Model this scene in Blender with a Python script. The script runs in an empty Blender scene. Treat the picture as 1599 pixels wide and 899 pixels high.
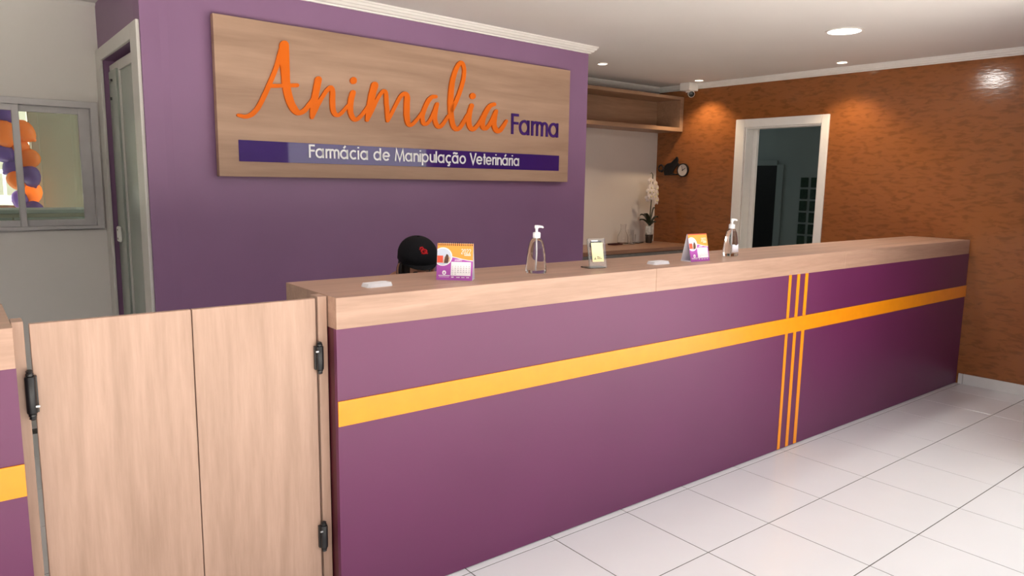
import bpy, bmesh, math, random
from mathutils import Matrix, Vector
random.seed(7)
scene = bpy.context.scene
COL = scene.collection
PI = math.pi

# ------------------------------------------------------------------ camera
FOC = 1126.77
cam_d = bpy.data.cameras.new('camera')
cam_d.sensor_width = 36.0
cam_d.lens = 36.0 * FOC / 1599.0
cam_d.clip_start = 0.02
cam_d.clip_end = 200
cam = bpy.data.objects.new('camera', cam_d)
COL.objects.link(cam)
cam.matrix_world = (Matrix.Translation((-0.9598, -2.1385, 1.4742)) @ Matrix.Rotation(-0.6642, 4, 'Z')
                    @ Matrix.Rotation(1.4255, 4, 'X') @ Matrix.Rotation(0.0149, 4, 'Z'))
scene.camera = cam

# ------------------------------------------------------------------ world and exposure
world = bpy.data.worlds.new('World')
scene.world = world
world.use_nodes = True
wb = world.node_tree.nodes['Background']
wb.inputs[0].default_value = (1.0, 0.985, 0.965, 1)
wb.inputs[1].default_value = 2.6
scene.view_settings.view_transform = 'Standard'
scene.view_settings.look = 'None'
scene.view_settings.exposure = -0.38
scene.view_settings.gamma = 1.0
scene.view_settings.use_curve_mapping = False

def portal(x0, x1, z0, z1, y, face):
    d = bpy.data.lights.new('opening_portal', 'AREA')
    d.shape = 'RECTANGLE'; d.size = x1 - x0; d.size_y = z1 - z0
    d.cycles.is_portal = True
    o = bpy.data.objects.new('opening_portal', d); COL.objects.link(o)
    o.location = ((x0 + x1) / 2, y, (z0 + z1) / 2)
    o.rotation_euler = (PI / 2 if face > 0 else -PI / 2, 0, 0)
    return o
sun_d = bpy.data.lights.new('sun', 'SUN'); sun_d.energy = 45.0; sun_d.angle = .02; sun_d.color = (1.0, .95, .87)
sun = bpy.data.objects.new('sun', sun_d); COL.objects.link(sun)
sun.rotation_euler = Vector((.45, -.30, -.84)).to_track_quat('-Z', 'Y').to_euler()
FRONT_Y = -1.08
OPEN = (-3.0, 3.62)
OPEN_TOP = 2.40
portal(OPEN[0], OPEN[1], 0, OPEN_TOP, FRONT_Y - .05, 1)

# ------------------------------------------------------------------ materials
def new_mat(name):
    m = bpy.data.materials.new(name); m.use_nodes = True
    nt = m.node_tree; b = nt.nodes['Principled BSDF']
    return m, nt, b
def setin(b, **k):
    for n, v in k.items():
        n = n.replace('_', ' ')
        if n in b.inputs:
            b.inputs[n].default_value = v
def mat(name, col, rough=.5, spec=.5, var=.06, scale=18., bump=0., metal=0., **k):
    """plain procedural material: base colour with a faint noise variation and optional fine bump"""
    m, nt, b = new_mat(name)
    tc = nt.nodes.new('ShaderNodeTexCoord')
    n = nt.nodes.new('ShaderNodeTexNoise'); n.inputs['Scale'].default_value = scale; n.inputs['Detail'].default_value = 3
    nt.links.new(tc.outputs['Object'], n.inputs['Vector'])
    r = nt.nodes.new('ShaderNodeValToRGB')
    lo = [max(0, c * (1 - var)) for c in col]; hi = [min(1, c * (1 + var)) for c in col]
    r.color_ramp.elements[0].color = (*lo, 1); r.color_ramp.elements[1].color = (*hi, 1)
    r.color_ramp.elements[0].position = .3; r.color_ramp.elements[1].position = .7
    nt.links.new(n.outputs['Fac'], r.inputs['Fac']); nt.links.new(r.outputs['Color'], b.inputs['Base Color'])
    setin(b, Roughness=rough, Metallic=metal)
    b.inputs['Specular IOR Level'].default_value = spec
    if bump:
        bp = nt.nodes.new('ShaderNodeBump'); bp.inputs['Strength'].default_value = bump; bp.inputs['Distance'].default_value = .002
        nt.links.new(n.outputs['Fac'], bp.inputs['Height']); nt.links.new(bp.outputs['Normal'], b.inputs['Normal'])
    for q, v in k.items():
        b.inputs[q.replace('_', ' ')].default_value = v
    return m
def wood(name, axis, light, dark, rough=.42, scale=1.0, fine=.4):
    """laminate wood, grain along the given world axis"""
    m, nt, b = new_mat(name)
    g = nt.nodes.new('ShaderNodeNewGeometry')
    mp = nt.nodes.new('ShaderNodeMapping')
    s = {'X': (1.1, 16, 16), 'Z': (16, 16, 1.1), 'Y': (16, 1.1, 16)}[axis]
    mp.inputs['Scale'].default_value = [v * scale for v in s]
    nt.links.new(g.outputs['Position'], mp.inputs['Vector'])
    n1 = nt.nodes.new('ShaderNodeTexNoise'); n1.inputs['Scale'].default_value = 1.0; n1.inputs['Detail'].default_value = 4; n1.inputs['Distortion'].default_value = .6
    n2 = nt.nodes.new('ShaderNodeTexNoise'); n2.inputs['Scale'].default_value = 5.5; n2.inputs['Detail'].default_value = 5; n2.inputs['Roughness'].default_value = .65
    nt.links.new(mp.outputs[0], n1.inputs['Vector']); nt.links.new(mp.outputs[0], n2.inputs['Vector'])
    ad = nt.nodes.new('ShaderNodeMath'); ad.operation = 'MULTIPLY_ADD'; ad.inputs[1].default_value = fine
    nt.links.new(n2.outputs['Fac'], ad.inputs[0])
    mu = nt.nodes.new('ShaderNodeMath'); mu.operation = 'MULTIPLY'; mu.inputs[1].default_value = 1.0 - fine
    nt.links.new(n1.outputs['Fac'], mu.inputs[0]); nt.links.new(mu.outputs[0], ad.inputs[2])
    r = nt.nodes.new('ShaderNodeValToRGB')
    r.color_ramp.elements[0].position = .36; r.color_ramp.elements[0].color = (*dark, 1)
    r.color_ramp.elements[1].position = .66; r.color_ramp.elements[1].color = (*light, 1)
    nt.links.new(ad.outputs[0], r.inputs['Fac']); nt.links.new(r.outputs['Color'], b.inputs['Base Color'])
    setin(b, Roughness=rough); b.inputs['Specular IOR Level'].default_value = .45
    bp = nt.nodes.new('ShaderNodeBump'); bp.inputs['Strength'].default_value = .06; bp.inputs['Distance'].default_value = .001
    nt.links.new(n2.outputs['Fac'], bp.inputs['Height']); nt.links.new(bp.outputs['Normal'], b.inputs['Normal'])
    return m
def glass(name, col=(1, 1, 1), rough=0.0, ior=1.45):
    m, nt, b = new_mat(name)
    setin(b, Roughness=rough, IOR=ior)
    b.inputs['Base Color'].default_value = (*col, 1); b.inputs['Transmission Weight'].default_value = 1.0
    return m
def pane_glass(name, tint, refl=.09):
    """thin flat pane: see-through with a mirror share"""
    m, nt, b = new_mat(name)
    out = nt.nodes['Material Output']
    tr = nt.nodes.new('ShaderNodeBsdfTransparent'); tr.inputs[0].default_value = (*tint, 1)
    gl = nt.nodes.new('ShaderNodeBsdfGlossy'); gl.inputs['Roughness'].default_value = .02
    fr = nt.nodes.new('ShaderNodeFresnel'); fr.inputs['IOR'].default_value = 1.5
    mx = nt.nodes.new('ShaderNodeMixShader')
    nt.links.new(fr.outputs[0], mx.inputs[0]); nt.links.new(tr.outputs[0], mx.inputs[1]); nt.links.new(gl.outputs[0], mx.inputs[2])
    nt.links.new(mx.outputs[0], out.inputs['Surface'])
    return m
def latex(name, col):
    m, nt, b = new_mat(name)
    out = nt.nodes['Material Output']; setin(b, Roughness=.25); b.inputs['Base Color'].default_value = (*col, 1)
    tl = nt.nodes.new('ShaderNodeBsdfTranslucent'); tl.inputs[0].default_value = (*[min(1, c * 1.1) for c in col], 1)
    mx = nt.nodes.new('ShaderNodeMixShader'); mx.inputs[0].default_value = .6
    nt.links.new(b.outputs[0], mx.inputs[1]); nt.links.new(tl.outputs[0], mx.inputs[2]); nt.links.new(mx.outputs[0], out.inputs['Surface'])
    return m
def emis(name, col, strength):
    m, nt, b = new_mat(name)
    b.inputs['Base Color'].default_value = (*col, 1)
    b.inputs['Emission Color'].default_value = (*col, 1); b.inputs['Emission Strength'].default_value = strength
    return m
def wallpaper(name):
    m, nt, b = new_mat(name)
    g = nt.nodes.new('ShaderNodeNewGeometry')
    mp = nt.nodes.new('ShaderNodeMapping'); mp.inputs['Scale'].default_value = (9, 9, 30)
    nt.links.new(g.outputs['Position'], mp.inputs['Vector'])
    n1 = nt.nodes.new('ShaderNodeTexNoise'); n1.inputs['Scale'].default_value = 1.3; n1.inputs['Detail'].default_value = 2; n1.inputs['Distortion'].default_value = .5
    nt.links.new(mp.outputs[0], n1.inputs['Vector'])
    r = nt.nodes.new('ShaderNodeValToRGB')
    e = r.color_ramp.elements
    e[0].position = .33; e[0].color = (.215, .075, .023, 1)
    e[1].position = .52; e[1].color = (.285, .100, .030, 1)
    nt.links.new(n1.outputs['Fac'], r.inputs['Fac']); nt.links.new(r.outputs['Color'], b.inputs['Base Color'])
    n2 = nt.nodes.new('ShaderNodeTexNoise'); n2.inputs['Scale'].default_value = 1.6; n2.inputs['Detail'].default_value = 3
    nt.links.new(mp.outputs[0], n2.inputs['Vector'])
    bp = nt.nodes.new('ShaderNodeBump'); bp.inputs['Strength'].default_value = .15; bp.inputs['Distance'].default_value = .004
    nt.links.new(n2.outputs['Fac'], bp.inputs['Height']); nt.links.new(bp.outputs['Normal'], b.inputs['Normal'])
    setin(b, Roughness=.13); b.inputs['Specular IOR Level'].default_value = .45
    return m

WL = (.53, .335, .245); WD = (.385, .235, .165)
M = {
 'wood_x': wood('oak_laminate_along_x', 'X', WL, WD),
 'wood_z': wood('oak_laminate_upright', 'Z', (.52, .338, .252), (.385, .242, .172)),
 'wood_sign': wood('oak_laminate_sign', 'X', (.455, .295, .205), (.315, .192, .128), .5, .55, .22),
 'wood_shaded': wood('oak_laminate_shelf_shaded', 'X', (.40, .245, .155), (.27, .155, .095)),  # same oak, the dim corner's shade put into darker colours
 'worktop': wood('walnut_worktop', 'X', (.33, .18, .115), (.22, .115, .075), .35),
 'purple_wall': mat('purple_wall_paint', (.25, .133, .25), .42, .4, .03, 3.0),
 'purple_panel': mat('purple_lacquer_panel', (.128, .015, .080), .45, .65, .05, 2.0),
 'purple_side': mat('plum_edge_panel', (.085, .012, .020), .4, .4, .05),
 'orange': mat('orange_lacquer', (.92, .31, .005), .32, .45, .03),
 'orange_letter': mat('orange_letter_acrylic', (.75, .145, .002), .5, .2, .02),
 'purple_letter': mat('deep_purple_acrylic', (.055, .018, .16), .18, .5, .02),
 'strip': mat('glossy_purple_strip', (.045, .016, .15), .03, .8, .02),
 'white_letter': mat('white_letter', (.86, .86, .88), .35, .4, .02),
 'white_wall': mat('white_wall_paint', (.78, .75, .715), .7, .3, .02, 2.0),
 'back_wall': mat('cream_wall_paint', (.68, .63, .59), .6, .3, .02, 2.0),
 'ceiling': mat('ceiling_paint', (.72, .70, .68), .8, .2, .02, 1.5),
 'trim': mat('white_gloss_trim', (.80, .78, .75), .4, .4, .02),
 'trim_grey': mat('warm_white_casing', (.66, .64, .60), .4, .4, .02),
 'alu': mat('pale_aluminium', (.58, .565, .57), .4, .5, .03, metal=.15),
 'tile': mat('white_ceramic_tile', (.785, .79, .80), .20, .5, .015, 3.0),
 'grout': mat('grey_grout', (.13, .12, .11), .9, .1, .25, 40.0),
 'skirting': mat('pale_skirting_tile', (.66, .65, .63), .3, .5, .03),
 'wallpaper': wallpaper('orange_vinyl_wallpaper'),
 'black': mat('black_plastic', (.012, .012, .013), .35, .5, .1),
 'black_cloth': mat('black_cotton', (.008, .008, .010), .9, .2, .2, 300., .4),
 'red_thread': mat('red_embroidery', (.55, .02, .025), .8, .2, .1, 200., .3),
 'dark_door': mat('dark_door', (.018, .017, .016), .5, .3, .1),
 'green_wall': mat('grey_green_wall', (.28, .33, .31), .8, .2, .03, 2.0),
 'pale_green': mat('pale_green_wall', (.40, .41, .33), .8, .2, .03, 2.0),
 'glass_block': mat('dark_green_glass_block', (.035, .06, .04), .12, .6, .2, 30.),
 'steel': mat('brushed_steel', (.45, .45, .46), .35, .5, .1, metal=1.0),
 'grey_rail': mat('grey_aluminium_rail', (.23, .225, .22), .35, .5, .1, metal=.4),
 'white_plastic': mat('white_plastic', (.85, .84, .86), .35, .5, .02),
 'paper': mat('white_paper', (.84, .83, .86), .6, .3, .02),
 'label': mat('white_bottle_label', (.80, .79, .88), .5, .3, .02),
 'page_purple': mat('magenta_print', (.42, .085, .42), .5, .3, .02),
 'page_orange': mat('orange_print', (.93, .35, .06), .5, .3, .02),
 'page_white': mat('white_print', (.88, .84, .86), .5, .3, .01),
 'page_ink': mat('grey_ink', (.32, .27, .33), .6, .2, .05),
 'page_red': mat('red_print', (.78, .10, .05), .5, .3, .03),
 'page_brown': mat('brown_dog_print', (.10, .05, .035), .5, .3, .3, 200.),
 'page_sky': mat('pale_blue_print', (.55, .60, .72), .5, .3, .05),
 'page_tan': mat('tan_print', (.62, .42, .26), .5, .3, .2, 200.),
 'card_yellow': mat('yellow_card', (.86, .78, .44), .5, .3, .02),
 'card_ink': mat('card_ink', (.12, .10, .07), .6, .2, .05),
 'clear': glass('clear_gel_bottle', (.97, .98, .98), .0, 1.36),
 'acrylic': glass('clear_acrylic', (.97, .98, .98), .0, 1.35),
 'thin_glass': glass('thin_glass', (.96, .96, .96), .0, 1.38),
 'pane': pane_glass('window_pane', (.93, .95, .91)),
 'frost': mat('frosted_green_glass', (.40, .45, .40), .2, .5, .06, 2.5, Transmission_Weight=.2),
 'skin': mat('skin', (.44, .22, .14), .55, .3, .06),
 'hair': mat('dark_hair', (.012, .009, .008), .5, .4, .2, 120., .5),
 'denim': mat('dark_trousers', (.02, .022, .03), .8, .2, .2, 200.),
 'leaf': mat('dark_green_leaf', (.018, .035, .016), .35, .5, .2),
 'stem': mat('orchid_stem', (.06, .065, .03), .6, .3, .1),
 'petal': mat('white_orchid_petal', (.78, .70, .66), .6, .3, .04),
 'pot_white': mat('white_moss_wrap', (.6, .6, .56), .6, .3, .3, 60.),
 'pot_dark': mat('dark_vase', (.045, .035, .028), .15, .6, .1),
 'cat': mat('black_cat_acrylic', (.006, .006, .007), .4, .4, .1),
 'clock_face': mat('clock_face', (.62, .57, .54), .5, .3, .02),
 'led': emis('led_panel_glow', (1.0, .985, .95), 14.0),
 'led_warm': emis('warm_spot_glow', (1.0, .86, .66), 14.0),
 'balloon_o': latex('orange_balloon', (.97, .42, .12)),
 'balloon_p': latex('purple_balloon', (.27, .20, .50)),
 'pavement': mat('pavement', (.50, .48, .45), .9, .2, .1, 1.0),
 'car_white': mat('white_car_paint', (.75, .76, .77), .2, .5, .02),
 'car_glass': mat('dark_car_glass', (.03, .035, .04), .05, .6, .05),
 'bush': mat('hedge_green', (.10, .20, .05), .8, .2, .5, 12.),
 'opposite': mat('dark_reflected_wall', (.045, .04, .04), .9, .1, .15, 1.0),  # for the added wall, kept dark for its reflection in the sign strip
 'tray': mat('dark_red_tray', (.06, .015, .015), .4, .4, .1),
}

# ------------------------------------------------------------------ helpers
def link(name, me, material, parent=None, loc=None, rot=None):
    o = bpy.data.objects.new(name, me); COL.objects.link(o)
    if material is not None:
        for mm in (material if isinstance(material, (list, tuple)) else [material]):
            me.materials.append(M[mm] if isinstance(mm, str) else mm)
    if parent is not None: o.parent = parent
    if loc is not None: o.location = loc
    if rot is not None: o.rotation_euler = rot
    return o
def tag(o, label=None, cat=None, group=None, kind=None):
    if label: o['label'] = label
    if cat: o['category'] = cat
    if group: o['group'] = group
    if kind: o['kind'] = kind
    return o
def thing(name, label, cat, loc=(0, 0, 0), rz=0., group=None):
    o = bpy.data.objects.new(name, None); COL.objects.link(o)
    o.empty_display_size = .05
    o.location = loc; o.rotation_euler = (0, 0, rz)
    return tag(o, label, cat, group)
class MB:
    """collects faces for one mesh"""
    def __init__(s): s.v = []; s.f = []; s.m = []; s.mi = 0
    def face(s, pts):
        b = len(s.v); s.v += [tuple(p) for p in pts]; s.f.append(tuple(range(b, b + len(pts)))); s.m.append(s.mi)
    def add(s, vs, fs):
        b = len(s.v); s.v += [tuple(p) for p in vs]
        for f in fs: s.f.append(tuple(i + b for i in f)); s.m.append(s.mi)
    def box(s, a, b):
        x0, y0, z0 = a; x1, y1, z1 = b
        s.add([(x0, y0, z0), (x1, y0, z0), (x1, y1, z0), (x0, y1, z0), (x0, y0, z1), (x1, y0, z1), (x1, y1, z1), (x0, y1, z1)],
              [(0, 3, 2, 1), (4, 5, 6, 7), (0, 1, 5, 4), (1, 2, 6, 5), (2, 3, 7, 6), (3, 0, 4, 7)])
        return s
    def prism(s, poly, axis, a, b):
        """poly in the two other axes extruded from a to b along axis"""
        def P(p, h):
            return {'x': (h, p[0], p[1]), 'y': (p[0], h, p[1]), 'z': (p[0], p[1], h)}[axis]
        n = len(poly)
        s.add([P(p, a) for p in poly] + [P(p, b) for p in poly],
              [tuple(range(n)), tuple(range(2 * n - 1, n - 1, -1))] + [(i, (i + 1) % n, n + (i + 1) % n, n + i) for i in range(n)])
        return s
    def lathe(s, prof, n=24, sx=1., sy=1., c=(0, 0, 0), cap=True):
        vs = []; fs = []
        for r, z in prof:
            for k in range(n):
                a = 2 * PI * k / n; vs.append((c[0] + r * sx * math.cos(a), c[1] + r * sy * math.sin(a), c[2] + z))
        for i in range(len(prof) - 1):
            for k in range(n):
                fs.append((i * n + k, i * n + (k + 1) % n, (i + 1) * n + (k + 1) % n, (i + 1) * n + k))
        if cap:
            fs.append(tuple(range(n - 1, -1, -1))); fs.append(tuple((len(prof) - 1) * n + k for k in range(n)))
        s.add(vs, fs); return s
    def tube(s, pts, r, n=8, cap=True):
        pts = [Vector(p) for p in pts]; rr = r if isinstance(r, (list, tuple)) else [r] * len(pts)
        vs = []; fs = []
        up = None
        for i, p in enumerate(pts):
            t = (pts[min(i + 1, len(pts) - 1)] - pts[max(i - 1, 0)]).normalized()
            if up is None: up = Vector((0, 0, 1)) if abs(t.z) < .9 else Vector((1, 0, 0))
            a = t.cross(up).normalized(); b = t.cross(a).normalized(); up = a.cross(t).normalized() if False else up
            for k in range(n):
                th = 2 * PI * k / n; vs.append(p + (a * math.cos(th) + b * math.sin(th)) * rr[i])
        for i in range(len(pts) - 1):
            for k in range(n):
                fs.append((i * n + k, i * n + (k + 1) % n, (i + 1) * n + (k + 1) % n, (i + 1) * n + k))
        if cap:
            fs.append(tuple(range(n - 1, -1, -1))); fs.append(tuple((len(pts) - 1) * n + k for k in range(n)))
        s.add(vs, fs); return s
    def ellipsoid(s, c, r, nu=16, nv=10, mtx=None):
        vs = []; fs = []
        for i in range(1, nv):
            ph = PI * i / nv
            for k in range(nu):
                th = 2 * PI * k / nu
                vs.append(Vector((r[0] * math.sin(ph) * math.cos(th), r[1] * math.sin(ph) * math.sin(th), r[2] * math.cos(ph))))
        vs += [Vector((0, 0, r[2])), Vector((0, 0, -r[2]))]
        t = len(vs) - 2
        for i in range(nv - 2):
            for k in range(nu):
                fs.append((i * nu + k, (i + 1) * nu + k, (i + 1) * nu + (k + 1) % nu, i * nu + (k + 1) % nu))
        for k in range(nu):
            fs.append((t, k, (k + 1) % nu)); fs.append((t + 1, (nv - 2) * nu + (k + 1) % nu, (nv - 2) * nu + k))
        if mtx is not None: vs = [mtx @ v for v in vs]
        s.add([v + Vector(c) for v in vs], fs); return s
    def xform(s, mtx): s.v = [tuple(mtx @ Vector(p)) for p in s.v]; return s
    def build(s, name, material, parent=None, smooth=False, bevel=0., loc=None, rot=None, fix=True, seg=2):
        me = bpy.data.meshes.new(name); me.from_pydata(s.v, [], s.f)
        for p, mi in zip(me.polygons, s.m): p.material_index = mi
        if bevel or fix:
            bm = bmesh.new(); bm.from_mesh(me)
            bmesh.ops.remove_doubles(bm, verts=bm.verts, dist=1e-6)
            if fix: bmesh.ops.recalc_face_normals(bm, faces=bm.faces)
            if bevel:
                ed = [e for e in bm.edges if len(e.link_faces) == 2 and e.calc_face_angle(0) > .6]
                bmesh.ops.bevel(bm, geom=ed, offset=bevel, segments=seg, profile=.5, affect='EDGES', clamp_overlap=True)
            bm.to_mesh(me); bm.free()
        if smooth:
            for p in me.polygons: p.use_smooth = True
        me.update()
        o = link(name, me, material, parent, loc, rot)
        if smooth == 'auto':
            for p in me.polygons: p.use_smooth = True
            try: me.set_sharp_from_angle(angle=.6)
            except Exception: pass
        return o
def box(name, a, b, material, parent=None, bevel=0., **k):
    return MB().box(a, b).build(name, material, parent, bevel=bevel, **k)
def structure(o): o['kind'] = 'structure'; return o
def copy_tree(o, parent=None):
    c = o.copy(); COL.objects.link(c); c.parent = parent
    for ch in list(o.children): copy_tree(ch, c)
    return c

# stroke alphabet: geometric monoline capitals and lower case, em height 1, x height .54, cap height .74
def arc(cx, cz, rx, rz, a0, a1, n=14):
    return [(cx + rx * math.cos(math.radians(a0 + (a1 - a0) * k / n)), cz + rz * math.sin(math.radians(a0 + (a1 - a0) * k / n))) for k in range(n + 1)]
W = .09
def glyph(ch):
    """returns advance, list of (points, closed)"""
    xh = .54; cp = .74; h = W / 2; R = xh / 2 - h + .005
    circ = lambda cx: (arc(cx, xh / 2, R, R, 0, 342, 19), True)
    st = lambda x, a, b: ([(x, a), (x, b)], False)
    if ch in 'aáã':
        g = [circ(R + h), st(2 * R + h, 0, xh)]
        if ch == 'á': g.append(([(R + h - .02, .62), (R + h + .11, .76)], False))
        if ch == 'ã': g.append(([(R - .12, .63), (R - .05, .69), (R + .05, .69), (R + .12, .64), (R + .2, .66), (R + .24, .71)], False))
        return 2 * R + .22, g
    if ch == 'o': return 2 * R + .18, [circ(R + h)]
    if ch in 'cç':
        g = [(arc(R + h, xh / 2, R, R, 48, 312), False)]
        if ch == 'ç': g.append(([(R + h, 0), (R + h + .06, -.08), (R + h + .02, -.15), (R - .06, -.15)], False))
        return 2 * R + .09, g
    if ch == 'e': return 2 * R + .17, [(arc(R + h, xh / 2, R, R, 0, 320, 18), False), ([(h, xh / 2), (2 * R + h, xh / 2)], False)]
    if ch == 'd': return 2 * R + .22, [circ(R + h), st(2 * R + h, 0, cp)]
    if ch == 'p': return 2 * R + .2, [circ(R + h), st(h, -.2, xh)]
    if ch in 'iíj1' and ch != '1': return .2, [st(h + .02, 0, xh), ([(h + .02, .66), (h + .02, .74)], False)]
    if ch == 'l': return .2, [st(h + .02, 0, cp)]
    if ch == 'r': return .27, [st(h, 0, xh), (arc(.23, xh - h - .12, .17, .12, 175, 80, 6), False)]
    if ch == 'n': return .48, [st(h, 0, xh), (arc(.22, xh - .2, .17, .155, 180, 0, 10) + [(.39, 0)], False)]
    if ch == 'u': return .48, [st(.39, 0, xh), ([(h, xh)] + arc(.22, .2, .17, .155, 180, 360, 10), False)]
    if ch == 'm': return .72, [st(h, 0, xh), (arc(.19, xh - .18, .14, .135, 180, 0, 9) + [(.33, 0)], False), (arc(.475, xh - .18, .14, .135, 180, 0, 9) + [(.615, 0)], False)]
    if ch == 't': return .26, [st(.12, 0, cp), ([(.01, xh - h), (.24, xh - h)], False)]
    if ch == 'F': return .42, [st(h, 0, cp), ([(h, cp - h), (.38, cp - h)], False), ([(h, .40), (.37, .40)], False)]
    if ch == 'M': return .82, [([(.05, 0), (.14, cp - .02), (.39, .03), (.64, cp - .02), (.74, 0)], False)]
    if ch == 'V': return .60, [([(.03, cp), (.29, .02), (.55, cp)], False)]
    if ch == 'J': return .40, [([(.28, cp), (.28, .2)] + arc(.155, .19, .125, .145, 0, -160, 8), False)]
    if ch == 'A': return .62, [([(.03, 0), (.29, cp), (.55, 0)], False), ([(.12, .24), (.46, .24)], False)]
    if ch == 'N': return .56, [([(.06, 0), (.06, cp), (.46, 0), (.46, cp)], False)]
    if ch == 'E': return .46, [st(h, 0, cp)] + [([(h, z), (.38, z)], False) for z in (h, .37, cp - h)]
    if ch == 'I': return .2, [st(h + .02, 0, cp)]
    if ch == 'R': return .5, [st(h, 0, cp), ([(h, cp - h), (.24, cp - h)] + arc(.24, .53, .15, .165, 90, -90, 8) + [(h, .365)], False), ([(.22, .36), (.42, 0)], False)]
    if ch == 'O': return .72, [(arc(.33, .37, .28, .33, 0, 342, 19), True)]
    if ch == '0': return .48, [(arc(.22, .37, .165, .32, 0, 342, 19), True)]
    if ch == '1': return .32, [([(.03, .58), (.17, cp - .04), (.17, 0)], False)]
    if ch == '2': return .48, [(arc(.21, .53, .16, .165, 165, -30, 10) + [(.05, .05), (.40, .05)], False)]
    if ch == '3': return .48, [(arc(.2, .54, .15, .15, 150, -80, 9) + arc(.2, .2, .165, .165, 80, -150, 9), False)]
    if ch == '4': return .5, [([(.32, 0), (.32, cp - .04), (.03, .2), (.44, .2)], False)]
    if ch == '5': return .48, [([(.38, cp - h), (.12, cp - h), (.08, .42)] + arc(.2, .23, .175, .185, 115, -150, 10), False)]
    if ch == '6': return .48, [(arc(.22, .21, .165, .165, 0, 342, 14), True), ([(.06, .25), (.28, cp)], False)]
    if ch == '7': return .48, [([(.03, cp - h), (.40, cp - h), (.14, 0)], False)]
    if ch == '8': return .48, [(arc(.21, .55, .14, .145, 0, 342, 14), True), (arc(.21, .2, .165, .17, 0, 342, 14), True)]
    if ch == '9': return .48, [(arc(.22, .53, .165, .165, 0, 342, 14), True), ([(.38, .49), (.16, 0)], False)]
    if ch == ' ': return .3, []
    return .3, []
def ribbon(mb, pts, w, closed, place):
    """flat stroke of width w with depth; place(u, z, k) maps to 3d, k 0 = back, 1 = front"""
    n = len(pts); L = []; R = []
    for i in range(n):
        a = pts[(i - 1) % n] if (closed or i > 0) else None
        b = pts[i]
        c = pts[(i + 1) % n] if (closed or i < n - 1) else None
        d1 = Vector((b[0] - a[0], b[1] - a[1])).normalized() if a else None
        d2 = Vector((c[0] - b[0], c[1] - b[1])).normalized() if c else None
        if d1 is None: d1 = d2
        if d2 is None: d2 = d1
        t = (d1 + d2)
        t = d1 if t.length < 1e-6 else t.normalized()
        nn = Vector((-t.y, t.x)); k = max(.45, nn.dot(Vector((-d1.y, d1.x))))
        off = nn * (w / 2 / k)
        L.append((b[0] + off.x, b[1] + off.y)); R.append((b[0] - off.x, b[1] - off.y))
    m = n if closed else n - 1
    for i in range(m):
        j = (i + 1) % n
        mb.face([place(*L[i], 1), place(*L[j], 1), place(*R[j], 1), place(*R[i], 1)])
        mb.face([place(*L[j], 0), place(*L[i], 0), place(*R[i], 0), place(*R[j], 0)])
        mb.face([place(*L[i], 0), place(*L[j], 0), place(*L[j], 1), place(*L[i], 1)])
        mb.face([place(*R[j], 0), place(*R[i], 0), place(*R[i], 1), place(*R[j], 1)])
    if not closed:
        mb.face([place(*L[0], 0), place(*L[0], 1), place(*R[0], 1), place(*R[0], 0)])
        mb.face([place(*L[-1], 1), place(*L[-1], 0), place(*R[-1], 0), place(*R[-1], 1)])
def text_width(s): return sum(glyph(c)[0] for c in s)
def write(mb, s, u0, z0, height, width, place, stroke=1.):
    """whole line into one mesh; height = em height, width = total width"""
    k = width / text_width(s); u = u0
    for ch in s:
        adv, st = glyph(ch)
        for pts, cl in st:
            ribbon(mb, [(u + p[0] * k, z0 + p[1] * height) for p in pts], W * stroke * (k + height) / 2, cl, place)
        u += adv * k

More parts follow.
